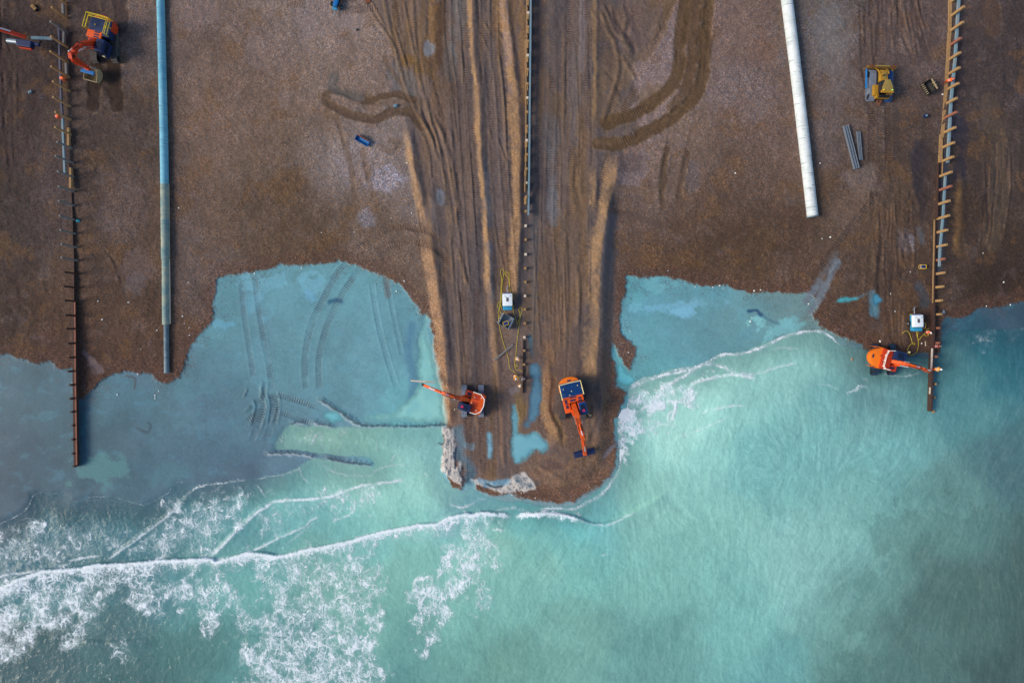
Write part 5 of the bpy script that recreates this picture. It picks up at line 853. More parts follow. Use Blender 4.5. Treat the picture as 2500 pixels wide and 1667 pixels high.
# ------------------------------------------------------------------ small tractor at the top edge
def tractor():
    r = thing('tractor', 'small blue and yellow tractor cut by the top edge of the picture', 'tractor', on(828, 3), head(-.35, .94))
    for x, rad, w_ in ((-.75, .42, .36), (.85, .3, .26)):
        for s_ in (-1, 1):
            wl = MB().rod((x, s_*.72-w_/2, rad), (x, s_*.72+w_/2, rad), rad, n=20).make('wheel', M['boot'], r, True); MB().rod((x, s_*.72-w_/2-.01, rad), (x, s_*.72+w_/2+.01, rad), rad*.5, n=14).make('rim', M['cyan'], wl)
    MB().box((.05, 0, .5), (2.3, .7, .35), bev=.06).make('chassis', M['black'], r, True); MB().box((.75, 0, .85), (1.0, .62, .45), bev=.1).make('bonnet', M['blue'], r, True); MB().box((-.45, 0, .9), (.6, .5, .2), bev=.05).box((-.75, 0, 1.1), (.15, .5, .5), bev=.04).make('seat', M['gen_blue'], r, True)
    for s_ in (-1, 1): MB().prism([(-1.2,.7),(-1.15,.95),(-.75,1.05),(-.35,.95),(-.3,.7),(-.4,.7),(-.75,.92),(-1.1,.7)], s_*.72-.22, s_*.72+.22, 'Y').make('mudguard', M['pale_yellow'], r)
    MB().tube([(.15,0,1.0),(.02,0,1.2)], .03).tube([(.02+.16*math.sin(a)*.3, .2*math.cos(a), 1.22+.16*math.sin(a)) for a in [i*math.pi/6 for i in range(12)]], .025, closed=True).make('steering_wheel', M['black'], r)
    MB().box((1.45, 0, .5), (.3, .7, .3), bev=.04).make('weight_block', M['cyan'], r); MB().rod((1.6, 0, .5), (2.3, .25, .35), .06).rod((2.3,.25,.35), (2.35,.27,.35), .1).make('drawbar', M['steel'], r)
tractor()
print('machines ready')
# ------------------------------------------------------------------ groynes: one thing each, posts, walings and planking as parts
def P3(px, py, z): return Vector(W(px, py, z))
def vpost(parent, bx_, by_, tx, ty, w_, mat, rot=0.0, bolts=False):
    # base and top are read from the picture: the height follows from how far the top leans outwards
    z0 = gh(bx_, by_); rb = math.hypot(bx_-1250, by_-833.5); rt = math.hypot(tx-1250, ty-833.5); z1 = CAMH-(CAMH-z0)*rb/max(rt, rb+1); z1 = max(z1, z0+.5)
    x, y, _ = W(bx_, by_, z0); z0 -= .4
    mb = MB(); n = 8 if w_ > .2 else 6; mb.box((0, 0, (z1-z0)/2), (w_, w_, z1-z0), rz=rot, bev=.02)
    o = mb.make('post', mat, parent, loc=(x, y, z0)); return o, z1
def beam_poly(parent, pts, w_, h, mat, name, seg=True):
    mb = MB(); V_ = [P3(*p) for p in pts]
    for i, (a, b) in enumerate(zip(V_[:-1], V_[1:])):
        d = b-a; L = d.length; q = d.to_track_quat('X', 'Z').to_matrix(); n = max(1, int(L/4.2)) if seg else 1
        for k in range(n):
            c = a+d*((k+.5)/n); mb.box(c+Vector((random.uniform(-.015, .015), 0, random.uniform(-.02, .02))), (L/n-.03, w_, h), mat=q, bev=.015)
    return mb.make(name, mat, parent)
# left
LG = thing('groyne', 'left timber groyne of tall leaning posts with plank wall running into the sea', 'groyne', (0,0,0))
LP = [(145,3,161,9),(125,20,163,45),(122,54,165,82),(123,91,166,117),(122,126,166,153),(124,163,169,189),(127,202,171,223),(130,236,172,260),(133,277,173,293),(134,311,173,329),(138,349,176,363),(134,384,178,398),(140,421,179,433),(143,455,180,468),(143,491,181,502),(145,527,182,537),
      (147,563,184,571),(149,598,187,604),(149,633,189,636),(156,665,189,669),(155,700,189,703),(156,735,190,736),(158,771,190,771),(160,803,190,803),(165,837,190,838),(167,871,190,872),(166,905,190,905),(170,938,190,938),(170,970,190,971),(173,1003,190,1003),(176,1036,190,1036),(175,1070,190,1070),(176,1104,190,1104),(178,1134,190,1135)]
for i, (tx, ty, bx_, by_) in enumerate(LP):
    vpost(LG, bx_, by_, tx, ty, .26 if by_ < 700 else .28, M['wood'] if by_ < 330 and i != 2 else (M['wood_grey'] if by_ < 640 else M['wood_dark']), rot=-.05)
beam_poly(LG, [(144,63,1.9),(146,136,1.9),(150,255,1.85),(153,285,1.8)], .24, .34, M['slate'], 'waling'); beam_poly(LG, [(153,285,1.8),(156,362,1.75),(159,428,1.7)], .28, .3, M['bluebeam'], 'waling')
for a, b in [((154,10),(155,35)),((157,78),(156,108)),((162,155),(163,184)),((168,313),(168,357)),((173,410),(173,460))]:
    beam_poly(LG, [(a[0],a[1],gh(*a)+.45),(b[0],b[1],gh(*b)+.45)], .30, .4, M['wood'] if a[1] > 200 else M['wood_grey'], 'plank', False)
beam_poly(LG, [(181,600,.95),(182,670,.9),(182,735,.85)], .16, .5, M['wood_dark'], 'planking'); beam_poly(LG, [(176,469,1.1),(179,528,1.1),(180,600,1.05)], .14, .5, M['wood_dark'], 'plank'); beam_poly(LG, [(182,735,.85),(183,838,.8),(184,938,.75),(185,1003,.7),(187,1135,.7)], .30, .9, M['wood_dark'], 'planking')
beam_poly(LG, [(182,735,1.33),(183,838,1.28),(184,938,1.23),(185,1003,1.18),(187,1135,1.18)], .22, .05, M['wood_red'], 'capping')
# right
RG = thing('groyne', 'right timber groyne with brown lower waling and posts leaning like ladder rungs', 'groyne', (0,0,0))
RP = [(2334,-1,2322,5),(2354,17,2322,40),(2350,52,2322,75),(2346,93,2320,111),(2344,128,2319,145),(2343,166,2317,181),(2339,202,2315,218),(2335,239,2312,253),(2335,273,2308,288),(2332,310,2306,324),(2329,347,2303,360),(2327,382,2301,394),(2323,418,2292,432),(2322,452,2290,466),(2318,489,2288,500),(2317,525,2287,535),
      (2313,562,2287,568),(2311,596,2286,603),(2306,631,2284,636),(2306,665,2284,669),(2303,698,2281,702),(2300,733,2280,735),(2298,768,2279,768),(2294,801,2279,801),(2293,837,2277,837),(2288,870,2274,870),(2285,904,2274,903),(2285,936,2271,936),(2282,970,2269,969),(2281,1003,2269,1003)]
for i, (tx, ty, bx_, by_) in enumerate(RP):
    vpost(RG, bx_, by_, tx, ty, .34 if by_ < 760 else .30, M['wood'] if by_ < 800 and i % 5 != 3 else (M['wood_red'] if by_ < 890 else M['wood']), rot=.1)
beam_poly(RG, [(2318,-10,1.1),(2317,60,1.1),(2313,130,1.1),(2308,204,1.05),(2303,270,1.0),(2298,337,1.0)], .52, .5, M['wood'], 'waling'); beam_poly(RG, [(2296,330,1.1),(2295,398,1.1)], .5, .4, M['wood'], 'waling')
beam_poly(RG, [(2299,398,.9),(2298,430,.9)], .16, .5, M['wood'], 'plank')
beam_poly(RG, [(2286,400,.9),(2285,470,.9),(2284,535,.9)], .14, 1.0, M['wood_dark'], 'planking'); beam_poly(RG, [(2281,536,.6),(2279,640,.55),(2277,740,.5)], .14, .8, M['wood_dark'], 'planking'); beam_poly(RG, [(2281,536,1.04),(2279,640,.99),(2277,740,.94)], .20, .07, M['wood'], 'capping')
beam_poly(RG, [(2277,740,.7),(2276,800,.7),(2274,860,.65),(2272,930,.6),(2270,1004,.6)], .26, .9, M['wood_dark'], 'planking'); beam_poly(RG, [(2276,850,1.15),(2274,905,1.12)], .26, .06, M['wood_pale'], 'capping'); beam_poly(RG, [(2271,945,1.1),(2270,962,1.1)], .22, .06, M['wood_pale'], 'capping')
beam_poly(RG, [(2342,-10,1.95),(2341,0,1.95),(2331,153,1.9),(2321,255,1.85),(2313,398,1.8)], .34, .3, M['bluebeam'], 'waling'); beam_poly(RG, [(2308,426,1.8),(2303,516,1.75),(2295,605,1.7),(2293,651,1.65)], .26, .28, M['bluebeam'], 'waling')
# centre
CG = thing('groyne', 'buried centre groyne, a dashed line of square post tops down the middle of the spit', 'groyne', (0,0,0))
cy0 = [550-34.6*k for k in range(17)]; cpost = [(1290-.0115*y+.0, y) for y in cy0 if y > -20]+[(1283.7,584),(1283.7,620),(1282.7,654),(1283,688),(1282,722),(1281.6,755),(1281.4,789),(1280.6,823),(1280,856),(1279.5,890),(1279.4,925)]
for i, (x, y) in enumerate(cpost):
    z = gh(x, y); a, b, _ = W(x, y, z+.9); hh = 1.2 if y < 520 else .85
    MB().box((0, 0, hh/2), (.34, .34, hh), bev=.03).make('post', M['wood'] if i % 3 else M['wood_pale'], CG, loc=(a, b, z-.3))
for y in cy0[2:]:
    x = 1289.5-.0115*y; z = gh(x, y)+.45
    if random.random() < .85: beam_poly(CG, [(x-1.5, y+3, z), (x-1.2, y+19, z)], .34, .5, M['wood'], 'plank', False)
beam_poly(CG, [(1295.5,-10,gh(1295,0)+.85),(1294.5,130,gh(1295,130)+.85),(1293,300,gh(1293,300)+.85),(1292,420,gh(1292,420)+.85),(1290,526,gh(1290,520)+.85)], .26, .3, M['bluebeam'], 'waling')
beam_poly(CG, [(1285.5,-10,gh(1285,0)+.6),(1284.5,200,gh(1284,200)+.6),(1283,400,gh(1283,400)+.6),(1281,470,gh(1281,470)+.6)], .12, .3, M['wood'], 'waling')
beam_poly(CG, [(1277.5,830,gh(1277,830)+.1),(1276.5,900,gh(1276,900)+.1),(1276,960,gh(1276,950)+.1)], .08, .5, M['wood_dark'], 'planking')
# black strip added along the centre groyne to stand for the shaded gaps
beam_poly(CG, [(1290.5,-10,gh(1290,0)+.05),(1289,200,gh(1289,200)+.05),(1287,460,gh(1287,460)+.05)], .22, .12, M['black'], 'gap_shade_strip')
# ------------------------------------------------------------------ outfall pipes
def pipe(label, segs, name='outfall_pipe'):
    r = thing(name, label, 'pipe', (0,0,0))
    for pts, rad, mat, nm in segs:
        V_ = []
        for (px, py) in pts: z = gh(px, py)+rad*.55; V_.append(Vector(W(px, py, z)))
        mb = MB(); n = 28; S2 = []
        for a, b in zip(V_[:-1], V_[1:]):
            m_ = max(1, int((b-a).length/2.6)); S2 += [a.lerp(b, k/m_) for k in range(m_)]
        S2.append(V_[-1]); d = (S2[-1]-S2[0]).normalized()
        for a, b in zip(S2[:-1], S2[1:]): mb.tube([a, b-d*.03], rad*random.uniform(.995, 1.005), n=n); mb.tube([b-d*.05, b+d*.02], rad*1.012, n=n)
        o = mb.make(nm, mat, r, True)
        if nm == 'pipe_end':
            MB().rod(S2[-1]-d*.1, S2[-1]+d*.06, rad*1.1, n=n).rod(S2[-1]+d*.06, S2[-1]+d*.075, rad*.8, n=n).make('collar', M['conc_e'], o, True)
    return r
pipe('right white concrete outfall pipe lying beside the dozed track', [([(1921,-60),(1921,0),(1940,150)], .80, M['conc_w'], 'pipe_section'), ([(1940,150),(1952,250),(1967,380)], .78, M['conc_w'], 'pipe_section'), ([(1967,380),(1984,529)], .77, M['conc_w'], 'pipe_end')])
lp = pipe('left pale outfall pipe tinted with blue shade, stepping narrower and algae stained towards the sea', [([(390,-60),(392,0),(397,200),(400,320)], .55, M['conc_b'], 'pipe_section'), ([(400,320),(402,450)], .56, M['conc_b'], 'pipe_section'), ([(402,450),(404,632)], .58, M['conc_y'], 'pipe_section'), ([(404,632),(405,792)], .50, M['conc_y'], 'pipe_section'), ([(406,792),(407,909)], .36, M['conc_e'], 'pipe_end')])
for a, b in [((413,630),(415,790)), ((411,450),(413,628))]:
    MB().rod(P3(a[0], a[1], gh(*a)+.18), P3(b[0], b[1], gh(*b)+.18), .12).make('service_duct', M['wood_pale'], lp, True)
# ------------------------------------------------------------------ loose timbers and steel beams
def loose(name, label, cat, a, b, w_, h, mat, za=0.0, zb=0.0, group=None, channel=False):
    A = P3(a[0], a[1], gh(*a)+h/2+za); B = P3(b[0], b[1], gh(*b)+h/2+zb); d = B-A; q = d.to_track_quat('X', 'Z').to_matrix(); mb = MB(); c = (A+B)/2; L = d.length
    if channel:
        mb.box((0,0,-h/2+.03), (L, w_, .06)); mb.box((0, w_/2-.03, 0), (L, .06, h)); mb.box((0, -w_/2+.03, 0), (L, .06, h)); mb.box((0, 0, h/2-.1), (L, w_*.25, .05))
    else: mb.box((0,0,0), (L, w_, h), bev=.02)
    o = mb.make(name, mat); o.matrix_world = Matrix.Translation(c) @ q.to_4x4(); return tag(o, label, cat, group)
loose('steel_beam', 'long blue-grey steel channel lying beside a dug hole, longer of the two', 'steel beam', (2064,307), (2091,412), .72, .5, M['steel'], channel=True)
loose('steel_beam', 'shorter grey steel channel lying right of the longer one', 'steel beam', (2095,322), (2101,391), .46, .35, M['steel'], channel=True)
loose('timber_plank', 'brown plank lying diagonally across the yellow hose above the workers', 'plank', (1207,879), (1253,841), .28, .14, M['wood_grey'])
loose('timber_plank', 'pale timber held level by the excavator grapple over the turquoise pool', 'plank', (1003,929), (1062,933), .22, .2, M['wood_pale'], 1.9, 1.9)
loose('timber_plank', 'pale grey plank gripped at the left groyne by the excavator', 'plank', (77,93), (128,95), .40, .3, M['bluebeam'], .9, .9)
loose('timber_plank', 'short pale batten on shingle beside the right groyne', 'plank', (2259,833), (2260,845), .10, .08, M['wood_pale'])
loose('timber_plank', 'brown board at the top edge right of the tractor', 'plank', (896,-2), (901,8), .6, .2, M['rust'])
loose('timber_plank', 'thin blue-stained lath lying on shingle left of the groyne', 'plank', (95,239), (107,240), .1, .06, M['slate']); loose('timber_plank', 'dark slab dropped just right of the plank grip', 'plank', (90,99), (98,104), .3, .2, M['wood_dark'])
# ------------------------------------------------------------------ spare buckets on the beach
def spare_bucket(label, px, py, hd, w_, size, mat, teeth, pitch, mat2=None):
    r = thing('excavator_bucket', label, 'bucket', on(px, py), hd, 'spare excavator buckets'); bucket(r, (0, 0, size*.5), w_, size, mat, 0.0, teeth, pitch, 'bucket_shell', mat2=mat2)
    MB().box((size*.42, 0, size*.72), (.12, w_*.96, .22), bev=.02).box((size*.5, .22, size*.6), (.3, .08, .5)).box((size*.5, -.22, size*.6), (.3, .08, .5)).make('hanger', mat2 or M['rust'], r); return r
spare_bucket('black toothed bucket lying open side up left of the right groyne', 2261, 217, head(.85,-.5), 1.75, 1.5, M['black'], 6, math.radians(28), M['sand_steel'])
spare_bucket('grey toothed bucket holding a generator below the white compressor', 1237, 785, head(.86,.45), 1.7, 1.7, M['steel'], 6, math.radians(28), M['steel'])
spare_bucket('wide bright blue bucket lying on shingle left of the spit', 886, 345, head(.5,-.86), 2.1, .8, M['blue'], 0, math.radians(20), M['rust'])
# ------------------------------------------------------------------ compressors, generators
def compressor(label, px, py, rz, blue_front=True):
    r = thing('air_compressor', label, 'compressor', on(px, py), rz, 'towable compressors')
    MB().box((.0, 0, .62), (2.35, 1.35, .5), bev=.06).make('body', M['cyan'], r, True); cp = MB().box((-.22, 0, 1.1), (1.75, 1.42, .62), bev=.13).make('canopy', M['white'], r, True)
    MB().box((-.25, .0, 1.42), (.55, .32, .05), bev=.01).make('vent', M['track_dark'], cp); MB().rod((-.75, .45, 1.4), (-.75, .45, 1.45), .07).make('filler_cap', M['steel'], cp); MB().tube([(-.3,.1,1.45),(-.85,-.45,1.43)], .02).make('strap', M['steel'], cp)
    MB().box((1.0, 0, 1.0), (.5, 1.3, .4), bev=.12).make('front_panel', M['cyan'], r, True); MB().tube([(-1.2,-.7,.5),(-1.2,.7,.5),(1.05,.74,.45)], .05).tube([(-1.2,-.7,.9),(-1.2,.72,.9)], .04).make('bumper_rail', M['gen_yellow'], r)
    MB().box((-1.12, 0, .85), (.18, 1.2, .4)).make('tool_tray', M['gen_blue'], r)
    for s_ in (-1, 1): w_ = MB().rod((.1, s_*.70, .34), (.1, s_*.88, .34), .34, n=18).make('wheel', M['boot'], r, True); MB().rod((.1, s_*.70, .34), (.1, s_*.895, .34), .17, n=12).make('rim', M['steel'], w_)
    MB().rod((-1.2, 0, .45), (-2.15, 0, .4), .06).rod((-1.9, 0, .4), (-1.9, 0, 0), .05).tube([(-2.15,0,.42),(-2.3,.1,.5),(-2.35,.22,.5)], .04).make('tow_bar', M['steel'], r); return r
compressor('white and blue compressor on the spit with yellow hose looped beside it', 1239, 737, head(.02, 1))
compressor('white and blue compressor on shingle near the right groyne above the workers', 2229, 788, head(.03, 1))
def generator(label, px, py, rz, dz=0.0):
    r = thing('generator', label, 'generator', on(px, py, dz), rz, 'small frame generators'); mb = MB()
    for z in (.04, .55): mb.tube([(-.36,-.26,z),(.36,-.26,z),(.40,0,z),(.36,.26,z),(-.36,.26,z),(-.40,0,z)], .035, closed=True)
    for a in (-1, 1):
        for b in (-1, 1): mb.rod((a*.36, b*.26, .04), (a*.36, b*.26, .55), .035)
    mb.make('frame', M['gen_yellow'], r); MB().box((0, 0, .30), (.62, .44, .42), bev=.06).make('motor_case', M['gen_blue'], r, True); MB().box((0, 0, .52), (.4, .3, .05), bev=.02).make('fuel_lid', M['navy'], r); return r
generator('blue generator in a yellow frame alone on shingle beside the right groyne', 2249.5, 652, 0); generator('blue generator in a yellow frame right of the compressor near the right groyne', 2250, 795, 1.4); generator('blue generator in a yellow frame sitting inside the grey toothed bucket', 1235, 790, .35, .55)
# ------------------------------------------------------------------ yellow air hoses
def hose(label, pts, ox, oy, k, r=.033):
    q = smooth_pts([(ox+x/k, oy+y/k) for x, y in pts], 5); mb = MB(); mb.tube([on(x, y, r+.01) for x, y in q], r, n=6); o = mb.make('air_hose', M['hose'], None, True); return tag(o, label, 'hose', 'yellow air hoses')
A1 = (1180, 640, 4.9); A2 = (2080, 640, 4.126)
hose('yellow hose making the tallest loop above the spit compressor', [(222,560),(210,500),(212,300),(222,200),(205,130),(212,95),(228,83),(245,95),(248,130),(235,200),(222,300),(218,400),(212,480),(198,560),(205,600),(230,618),(250,600),(252,575)], *A1)
hose('yellow hose loop at the upper right corner of the spit compressor', [(328,380),(312,260),(300,190),(265,150),(260,130),(285,118),(308,140),(310,200),(316,280),(326,370)], *A1)
hose('long yellow hose running down the left side to the workers', [(170,550),(178,488),(195,480),(198,505),(188,560),(178,600),(190,640),(208,655),(200,676),(186,668),(182,640),(186,720),(200,800),(230,930),(270,1050),(300,1150),(310,1230),(325,1280),(370,1310),(400,1345),(425,1390)], *A1)
hose('short yellow hose trailing from the right side of the spit compressor', [(357,520),(360,600),(385,660),(400,740),(412,738),(420,700)], *A1)
hose('yellow hose with a teardrop loop beside the centre groyne posts', [(420,720),(438,620),(425,580),(430,550),(445,540),(465,555),(465,580),(445,650),(430,750),(410,900),(395,1050),(390,1120),(378,1180),(376,1230),(392,1250),(410,1236),(394,1220),(378,1238),(390,1280),(430,1290),(465,1305)], *A1)
hose('yellow hose with one small curl below the right compressor', [(505,718),(525,700),(548,692),(575,712),(588,750),(602,790),(610,822),(628,832),(632,820),(616,812),(585,832),(562,870),(562,905),(575,928),(600,937)], *A2)
hose('yellow hose dropping straight then closing the big loop under the right compressor', [(650,680),(652,730),(662,770),(668,830),(660,880),(640,915),(602,938)], *A2)
hose('yellow hose branching towards the worker by the right groyne', [(664,690),(660,760),(672,782),(700,750),(738,712),(762,712),(768,735),(742,742),(732,722),(752,680),(778,668),(790,690)], *A2)
# ------------------------------------------------------------------ people
def body(pose):
    # joints: name -> (x forward, y left, z up); pose bends them
    J, E, Rr = pose; me = bpy.data.meshes.new('body'); names = list(J); me.from_pydata([J[n] for n in names], [(names.index(a), names.index(b)) for a, b in E], []); o = bpy.data.objects.new('body', me); C.objects.link(o)
    sk = o.modifiers.new('skin', 'SKIN'); sk.use_smooth_shade = True; sub = o.modifiers.new('sub', 'SUBSURF'); sub.levels = 1; sub.render_levels = 1
    for i, n in enumerate(names): me.skin_vertices[0].data[i].radius = (Rr[n], Rr[n]); me.skin_vertices[0].data[i].use_root = (n == 'pelvis')
    dg = bpy.context.evaluated_depsgraph_get(); dg.update(); m2 = bpy.data.meshes.new_from_object(o.evaluated_get(dg)); bpy.data.objects.remove(o); return m2
def pose_stand(lean=.15, armf=(.35, .2), stoop=0.0):
    hip = .92; c, s = math.cos(stoop), math.sin(stoop)
    def T(x, y, z): return (x*c+(z)*s, y, hip+z*c-x*s)
    J = {'pelvis': (0,0,hip), 'belly': T(.02,0,.2), 'chest': T(.02,0,.42), 'neck': T(.02,0,.60), 'head': T(.05,0,.70), 'crown': T(.06,0,.82)}
    R_ = {'pelvis': .15, 'belly': .14, 'chest': .17, 'neck': .065, 'head': .095, 'crown': .085}; E = [('pelvis','belly'),('belly','chest'),('chest','neck'),('neck','head'),('head','crown')]
    for sd_, sg in (('l', 1), ('r', -1)):
        a = armf[0] if sg > 0 else armf[1]
        sh = T(.0, .2*sg, .50); el = (sh[0]+.20*math.sin(a)+.05, .27*sg, sh[2]-.26*math.cos(a)); wr = (el[0]+.22*math.cos(a*.2)*.9, .22*sg, el[2]-.10); ha = (wr[0]+.07, .2*sg, wr[2]-.04)
        J.update({'sh'+sd_: sh, 'el'+sd_: el, 'wr'+sd_: wr, 'ha'+sd_: ha}); R_.update({'sh'+sd_: .075, 'el'+sd_: .055, 'wr'+sd_: .04, 'ha'+sd_: .045}); E += [('chest','sh'+sd_),('sh'+sd_,'el'+sd_),('el'+sd_,'wr'+sd_),('wr'+sd_,'ha'+sd_)]
        J['fi'+sd_] = (ha[0]+.07, ha[1]-.01*sg, ha[2]-.05); R_['fi'+sd_] = .02; E.append(('ha'+sd_, 'fi'+sd_)); J['th'+sd_] = (ha[0]+.02, ha[1]-.06*sg, ha[2]-.02); R_['th'+sd_] = .018; E.append(('ha'+sd_, 'th'+sd_))
        st = lean*sg; J.update({'hp'+sd_: (0, .1*sg, hip-.05), 'kn'+sd_: (st*.6+.04, .12*sg, .48), 'an'+sd_: (st, .13*sg, .08), 'to'+sd_: (st+.18, .15*sg, .045)}); R_.update({'hp'+sd_: .105, 'kn'+sd_: .075, 'an'+sd_: .055, 'to'+sd_: .045}); E += [('pelvis','hp'+sd_),('hp'+sd_,'kn'+sd_),('kn'+sd_,'an'+sd_),('an'+sd_,'to'+sd_)]
    return (J, E, R_), T(.06, 0, .80), T(.05, 0, .42), stoop
def person_proto(lean, armf, stoop):
    (J, E, R_), hd, chest, st = pose_stand(lean, armf, stoop); m = body((J, E, R_)); return m, hd, chest, st
PROTO = {'stand': person_proto(.12, (.5, .25), .12), 'stoop': person_proto(.2, (.3, .5), 1.0), 'walk': person_proto(.28, (.7, -.3), .2), 'reach': person_proto(.18, (1.3, 1.1), .6)}
def person(label, px, py, hd, pose, jacket, trousers, helmet, dz=0.0, sc_=1.0):
    m0, hp, ch, st = PROTO[pose]; o = bpy.data.objects.new('person', m0.copy()); C.objects.link(o); me = o.data; me.materials.clear()
    for mm in (jacket, trousers, M['skin'], M['boot']): me.materials.append(mm)
    cx_, cz_ = hp[0], hp[2]; mi = []
    for p in me.polygons:
        c = p.center; d = math.dist((c.x, c.y, c.z), hp)
        mi.append(3 if c.z < .13 else (1 if c.z < .9 and abs(c.x) < .40 and c.z < .88-.0*c.x else (2 if d < .22 else 0)))
    me.polygons.foreach_set('material_index', mi); me.polygons.foreach_set('use_smooth', [True]*len(mi))
    o.location = on(px, py, dz); o.rotation_euler.z = hd; o.scale = (sc_,)*3; tag(o, label, 'person', 'workers on the beach')
    mb = MB(); R = Matrix.Rotation(st, 3, 'Y'); c = Vector(hp); n = 12; rings = []
    for k in range(5):
        a = math.pi/2*k/4.0; rr = .135*math.cos(a)+.001; rings.append([c+R@Vector((math.cos(2*math.pi*i/n)*rr*1.12, math.sin(2*math.pi*i/n)*rr, .02+.12*math.sin(a))) for i in range(n)])
    vs = [v for r_ in rings for v in r_]; mb._add(vs, [(k*n+i, k*n+(i+1) % n, (k+1)*n+(i+1) % n, (k+1)*n+i) for k in range(4) for i in range(n)]+[tuple(range(n))[::-1]]); mb.box(c+R@Vector((.15, 0, .025)), (.1, .16, .015), mat=R)
    mb.make('helmet', helmet, o, True)
    mb = MB(); cc = Vector(ch)
    for z in (-.06, -.22): mb.tube([cc+R@Vector((math.cos(a)*.20, math.sin(a)*.22, z)) for a in [2*math.pi*i/14 for i in range(14)]], .02, closed=True)
    mb.make('reflective_band', M['white_rail'], o); return o
person('worker in orange suit stooping beside the left groyne near the red machine', 157, 196, head(.9,.3), 'stoop', M['hivis'], M['hivis'], M['helmet_o']); person('worker in orange suit standing on the left side of the left groyne', 146, 289, head(1,.1), 'stoop', M['hivis'], M['hivis'], M['redcloth'])
person('worker in orange at the right groyne waling beside the black bucket', 2303, 203, head(1,0), 'reach', M['hivis'], M['redcloth'], M['helmet_o']); person('uppermost worker of the group on the spit, white helmet, by the hose', 1263, 873, head(0,1), 'stand', M['hivis_y'], M['navycloth'], M['helmet_w'])
person('worker bending with arms spread where the long hose ends', 1257, 915, head(.3,1), 'reach', M['hivis_y'], M['redcloth'], M['helmet_w']); person('worker leaning at the centre groyne posts in navy clothing', 1273, 923, head(1,.2), 'reach', M['navycloth'], M['navycloth'], M['boot'])
person('lowest worker on the spit, standing above the ochre puddle edge', 1268, 942, head(.5,-1), 'stand', M['hivis_y'], M['navycloth'], M['helmet_w']); person('worker carrying hose between the right compressor and groyne', 2253, 810, head(.6,.7), 'walk', M['hivis'], M['navycloth'], M['helmet_w'])
person('worker crouched at the plank wall of the right groyne below the generator', 2271, 845, head(1,0), 'stoop', M['redcloth'], M['navycloth'], M['stone']); person('worker in amber standing on the right groyne beside the boom tip', 2264, 899, head(1,.2), 'walk', M['hivis_y'], M['hivis'], M['helmet_w'], .9, 1.15)
# ------------------------------------------------------------------ small things
def rock_thing(name, label, cat, px, py, r, mat, group=None, seed=0, dz=0.0):
    mb = MB(); mb.rock((0,0,0), r, seed); o = mb.make(name, mat, None, True); o.location = on(px, py, r*.25+dz); return tag(o, label, cat, group)
WH = [(437,508,2.3),(240,735,2.2),(250,780,2.6),(314,738,2.6),(446,772,2.6),(450,790,1.6),(462,800,1.6),(384,806,2.4),(463,818,2.2),(344,852,1.4),(287,963,2.4),(379,965,2.2),(379,972,2.2),(388,955,2.0),(337,913,2.0),(460,690,2.0),(622,668,2.6),(609,669,1.4),(736,655,2.0),(987,686,2.6),(968,711,2.4),(1005,520,1.8),(955,533,1.4),(865,567,1.6),(785,568,1.6),
      (1697,700,1.8),(1740,701,2.0),(1757,697,2.6),(1765,704,1.4),(1841,710,2.6),(1857,708,2.0),(1974,742,2.2),(1832,785,2.8),(1836,775,1.8),(1538,809,1.4),(1534,860,2.0),(1795,423,2.4),(1631,661,1.4),(2027,579,2.8),(2007,583,1.6),(2400,618,1.6),(2450,689,2.4),(2466,744,2.4),(2408,747,1.8),(2222,664,1.6),(2174,717,1.6),(2185,760,1.8),(2148,833,3.2),(2250,838,2.2),(2002,399,2.2),(1250,1207,1.8),(1273,1203,1.6),(1307,1215,1.8),(2123,228,2.0),(2301,231,2.6),(1270,770,1.4)]
pr = None
MARK = [('left pipe tip',407,909),('left pipe step',404,632),('left groyne planking',186,850),('spit compressor',1239,737),('bright blue bucket',886,345),('curved wet-sand tracks',790,760),('white pipe end',1984,529),('long steel channel',2080,360),('bulldozer',2141,214),('black toothed bucket',2261,217),('right compressor',2229,788),('shoreline excavator',2150,878),
        ('lone generator',2249,652),('small turquoise shingle pool',2068,731),('right wet flat corner',1529,677),('dug loops',1617,503),('tip of the spit',1300,1225),('centre groyne end',1279,925),('right groyne capping',2272,940),('right groyne',2282,690)]
seen = set()
for i, (px, py, s_) in enumerate(WH):
    rr = s_*MPP*.85; sz = 'large' if s_ >= 2.4 else ('medium' if s_ >= 1.9 else 'tiny')
    for _, nm, mx, my in sorted((math.hypot(px-a, py-b), n_, a, b) for n_, a, b in MARK):
        dx = px-mx; dy = py-my; d = math.hypot(dx, dy)*MPP; k = int(((math.degrees(math.atan2(-dy, dx))+22.5) % 360)//45)
        dn = 'just' if d < 4 else ('a little way' if d < 9 else 'well')
        lb = '%s white chalk stone %s %s the %s' % (sz, dn, ['right of','up right of','above','up left of','left of','down left of','below','down right of'][k], nm)
        if lb not in seen and len(lb.split()) <= 16: break
    seen.add(lb)
    if pr is None: pr = rock_thing('chalk_stone', lb, 'stone', px, py, .15, M['chalk'], 'white chalk stones', 3); o = pr
    else: o = pr.copy(); C.objects.link(o); o['label'] = lb
    o.location = on(px, py, rr*.3); o.scale = (rr/.15,)*3; o.rotation_euler.z = random.uniform(0, 6)
rock_thing('boulder', 'brown boulder poking out of the shallow sea left of the shoreline excavator', 'boulder', 2078, 877, .27, M['stone'], seed=5, dz=.1); rock_thing('boulder', 'grey boulder against the right groyne posts', 'boulder', 2303, 762, .3, M['steel'], seed=8)
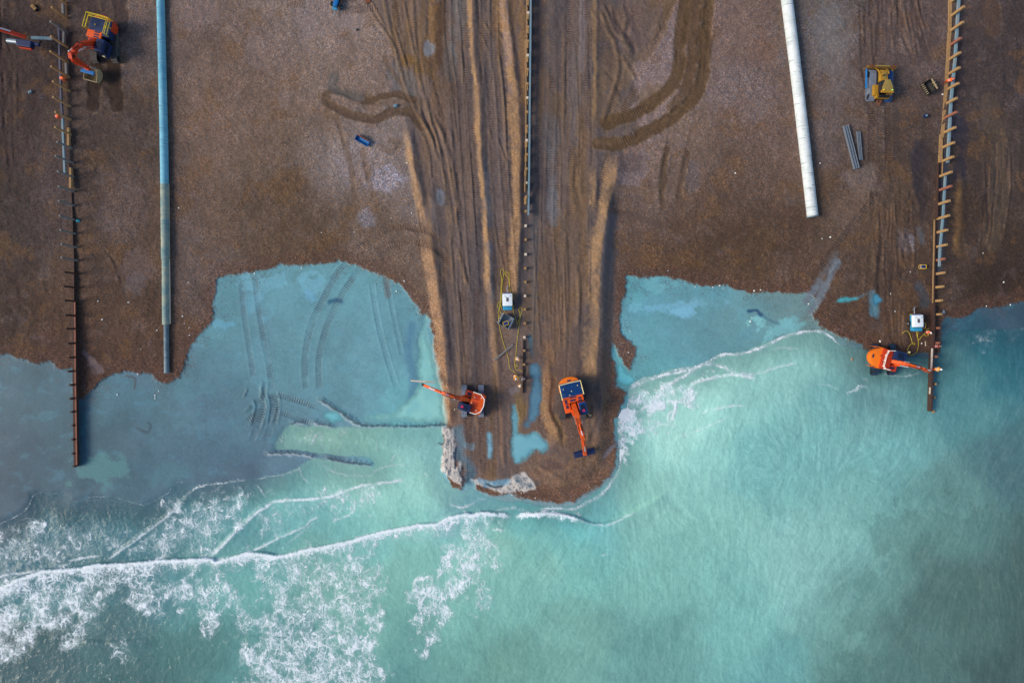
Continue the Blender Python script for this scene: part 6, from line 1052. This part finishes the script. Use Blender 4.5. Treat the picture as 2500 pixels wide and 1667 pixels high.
def drum(label, px, py, rad, h, mat, mat2, name='drum', cat='drum'):
    r = thing(name, label, cat, on(px, py)); MB().rod((0,0,0), (0,0,h), rad, n=18).make('shell', mat, r, True); MB().rod((0,0,h), (0,0,h+.03), rad*.6, n=14).make('lid', mat2, r, True); return r
drum('small dark drum with a pale blue lid standing on open shingle', 2257, 285, .26, .5, M['navy'], M['bluebeam'])
def crate(label, px, py, rz, d, mat, mat2):
    r = thing('tool_box', label, 'tool box', on(px, py), rz); MB().box((0,0,d[2]/2), d, bev=.04).make('case', mat, r, True); MB().box((0,0,d[2]+.02), (d[0]*.9, d[1]*.9, .04), bev=.01).make('lid', mat2, r, True); MB().tube([(-d[0]*.2,0,d[2]+.04),(0,0,d[2]+.12),(d[0]*.2,0,d[2]+.04)], .02).make('handle', M['black'], r); return r
crate('grey tool box on the shingle far left of the groyne', 76, 226, .5, (.55,.35,.3), M['steel'], M['bluebeam']); crate('dark tool box at the upper left above the plank grip', 86, 21, -.8, (1.0,.5,.35), M['black'], M['brownyel']); crate('pale blue box on the looping soft tracks left of the spit', 966, 260, .2, (.5,.4,.35), M['cyan'], M['bluebeam'])
def sheet(label, px, py, r, mat, name='plastic_sheet'):
    mb = MB(); n = 10; ring = [(math.cos(2*math.pi*i/n)*r*random.uniform(.6, 1.2), math.sin(2*math.pi*i/n)*r*random.uniform(.4, .9), random.uniform(.02, .12)) for i in range(n)]; vs = ring+[(0, 0, .2)]+[(x, y, z-.02) for x, y, z in ring]+[(0,0,.17)]
    mb._add(vs, [(i, (i+1) % n, n) for i in range(n)]+[(n+1+(i+1) % n, n+1+i, 2*n+1) for i in range(n)]+[(i, n+1+i, n+1+(i+1) % n, (i+1) % n) for i in range(n)]); o = mb.make(name, mat); o.location = on(px, py, .03); return tag(o, label, 'sheet')
sheet('crumpled cyan plastic sheet beside the left groyne posts', 191, 539, .32, M['tarp'])
sheet('dark seaweed clump on shingle in the upper middle', 873, 74, .22, M['black'], 'seaweed_clump'); sheet('pale plastic scrap at the bank top above the road bend', 994, 398, .22, M['wood_pale'], 'plastic_scrap')
print('all ready')
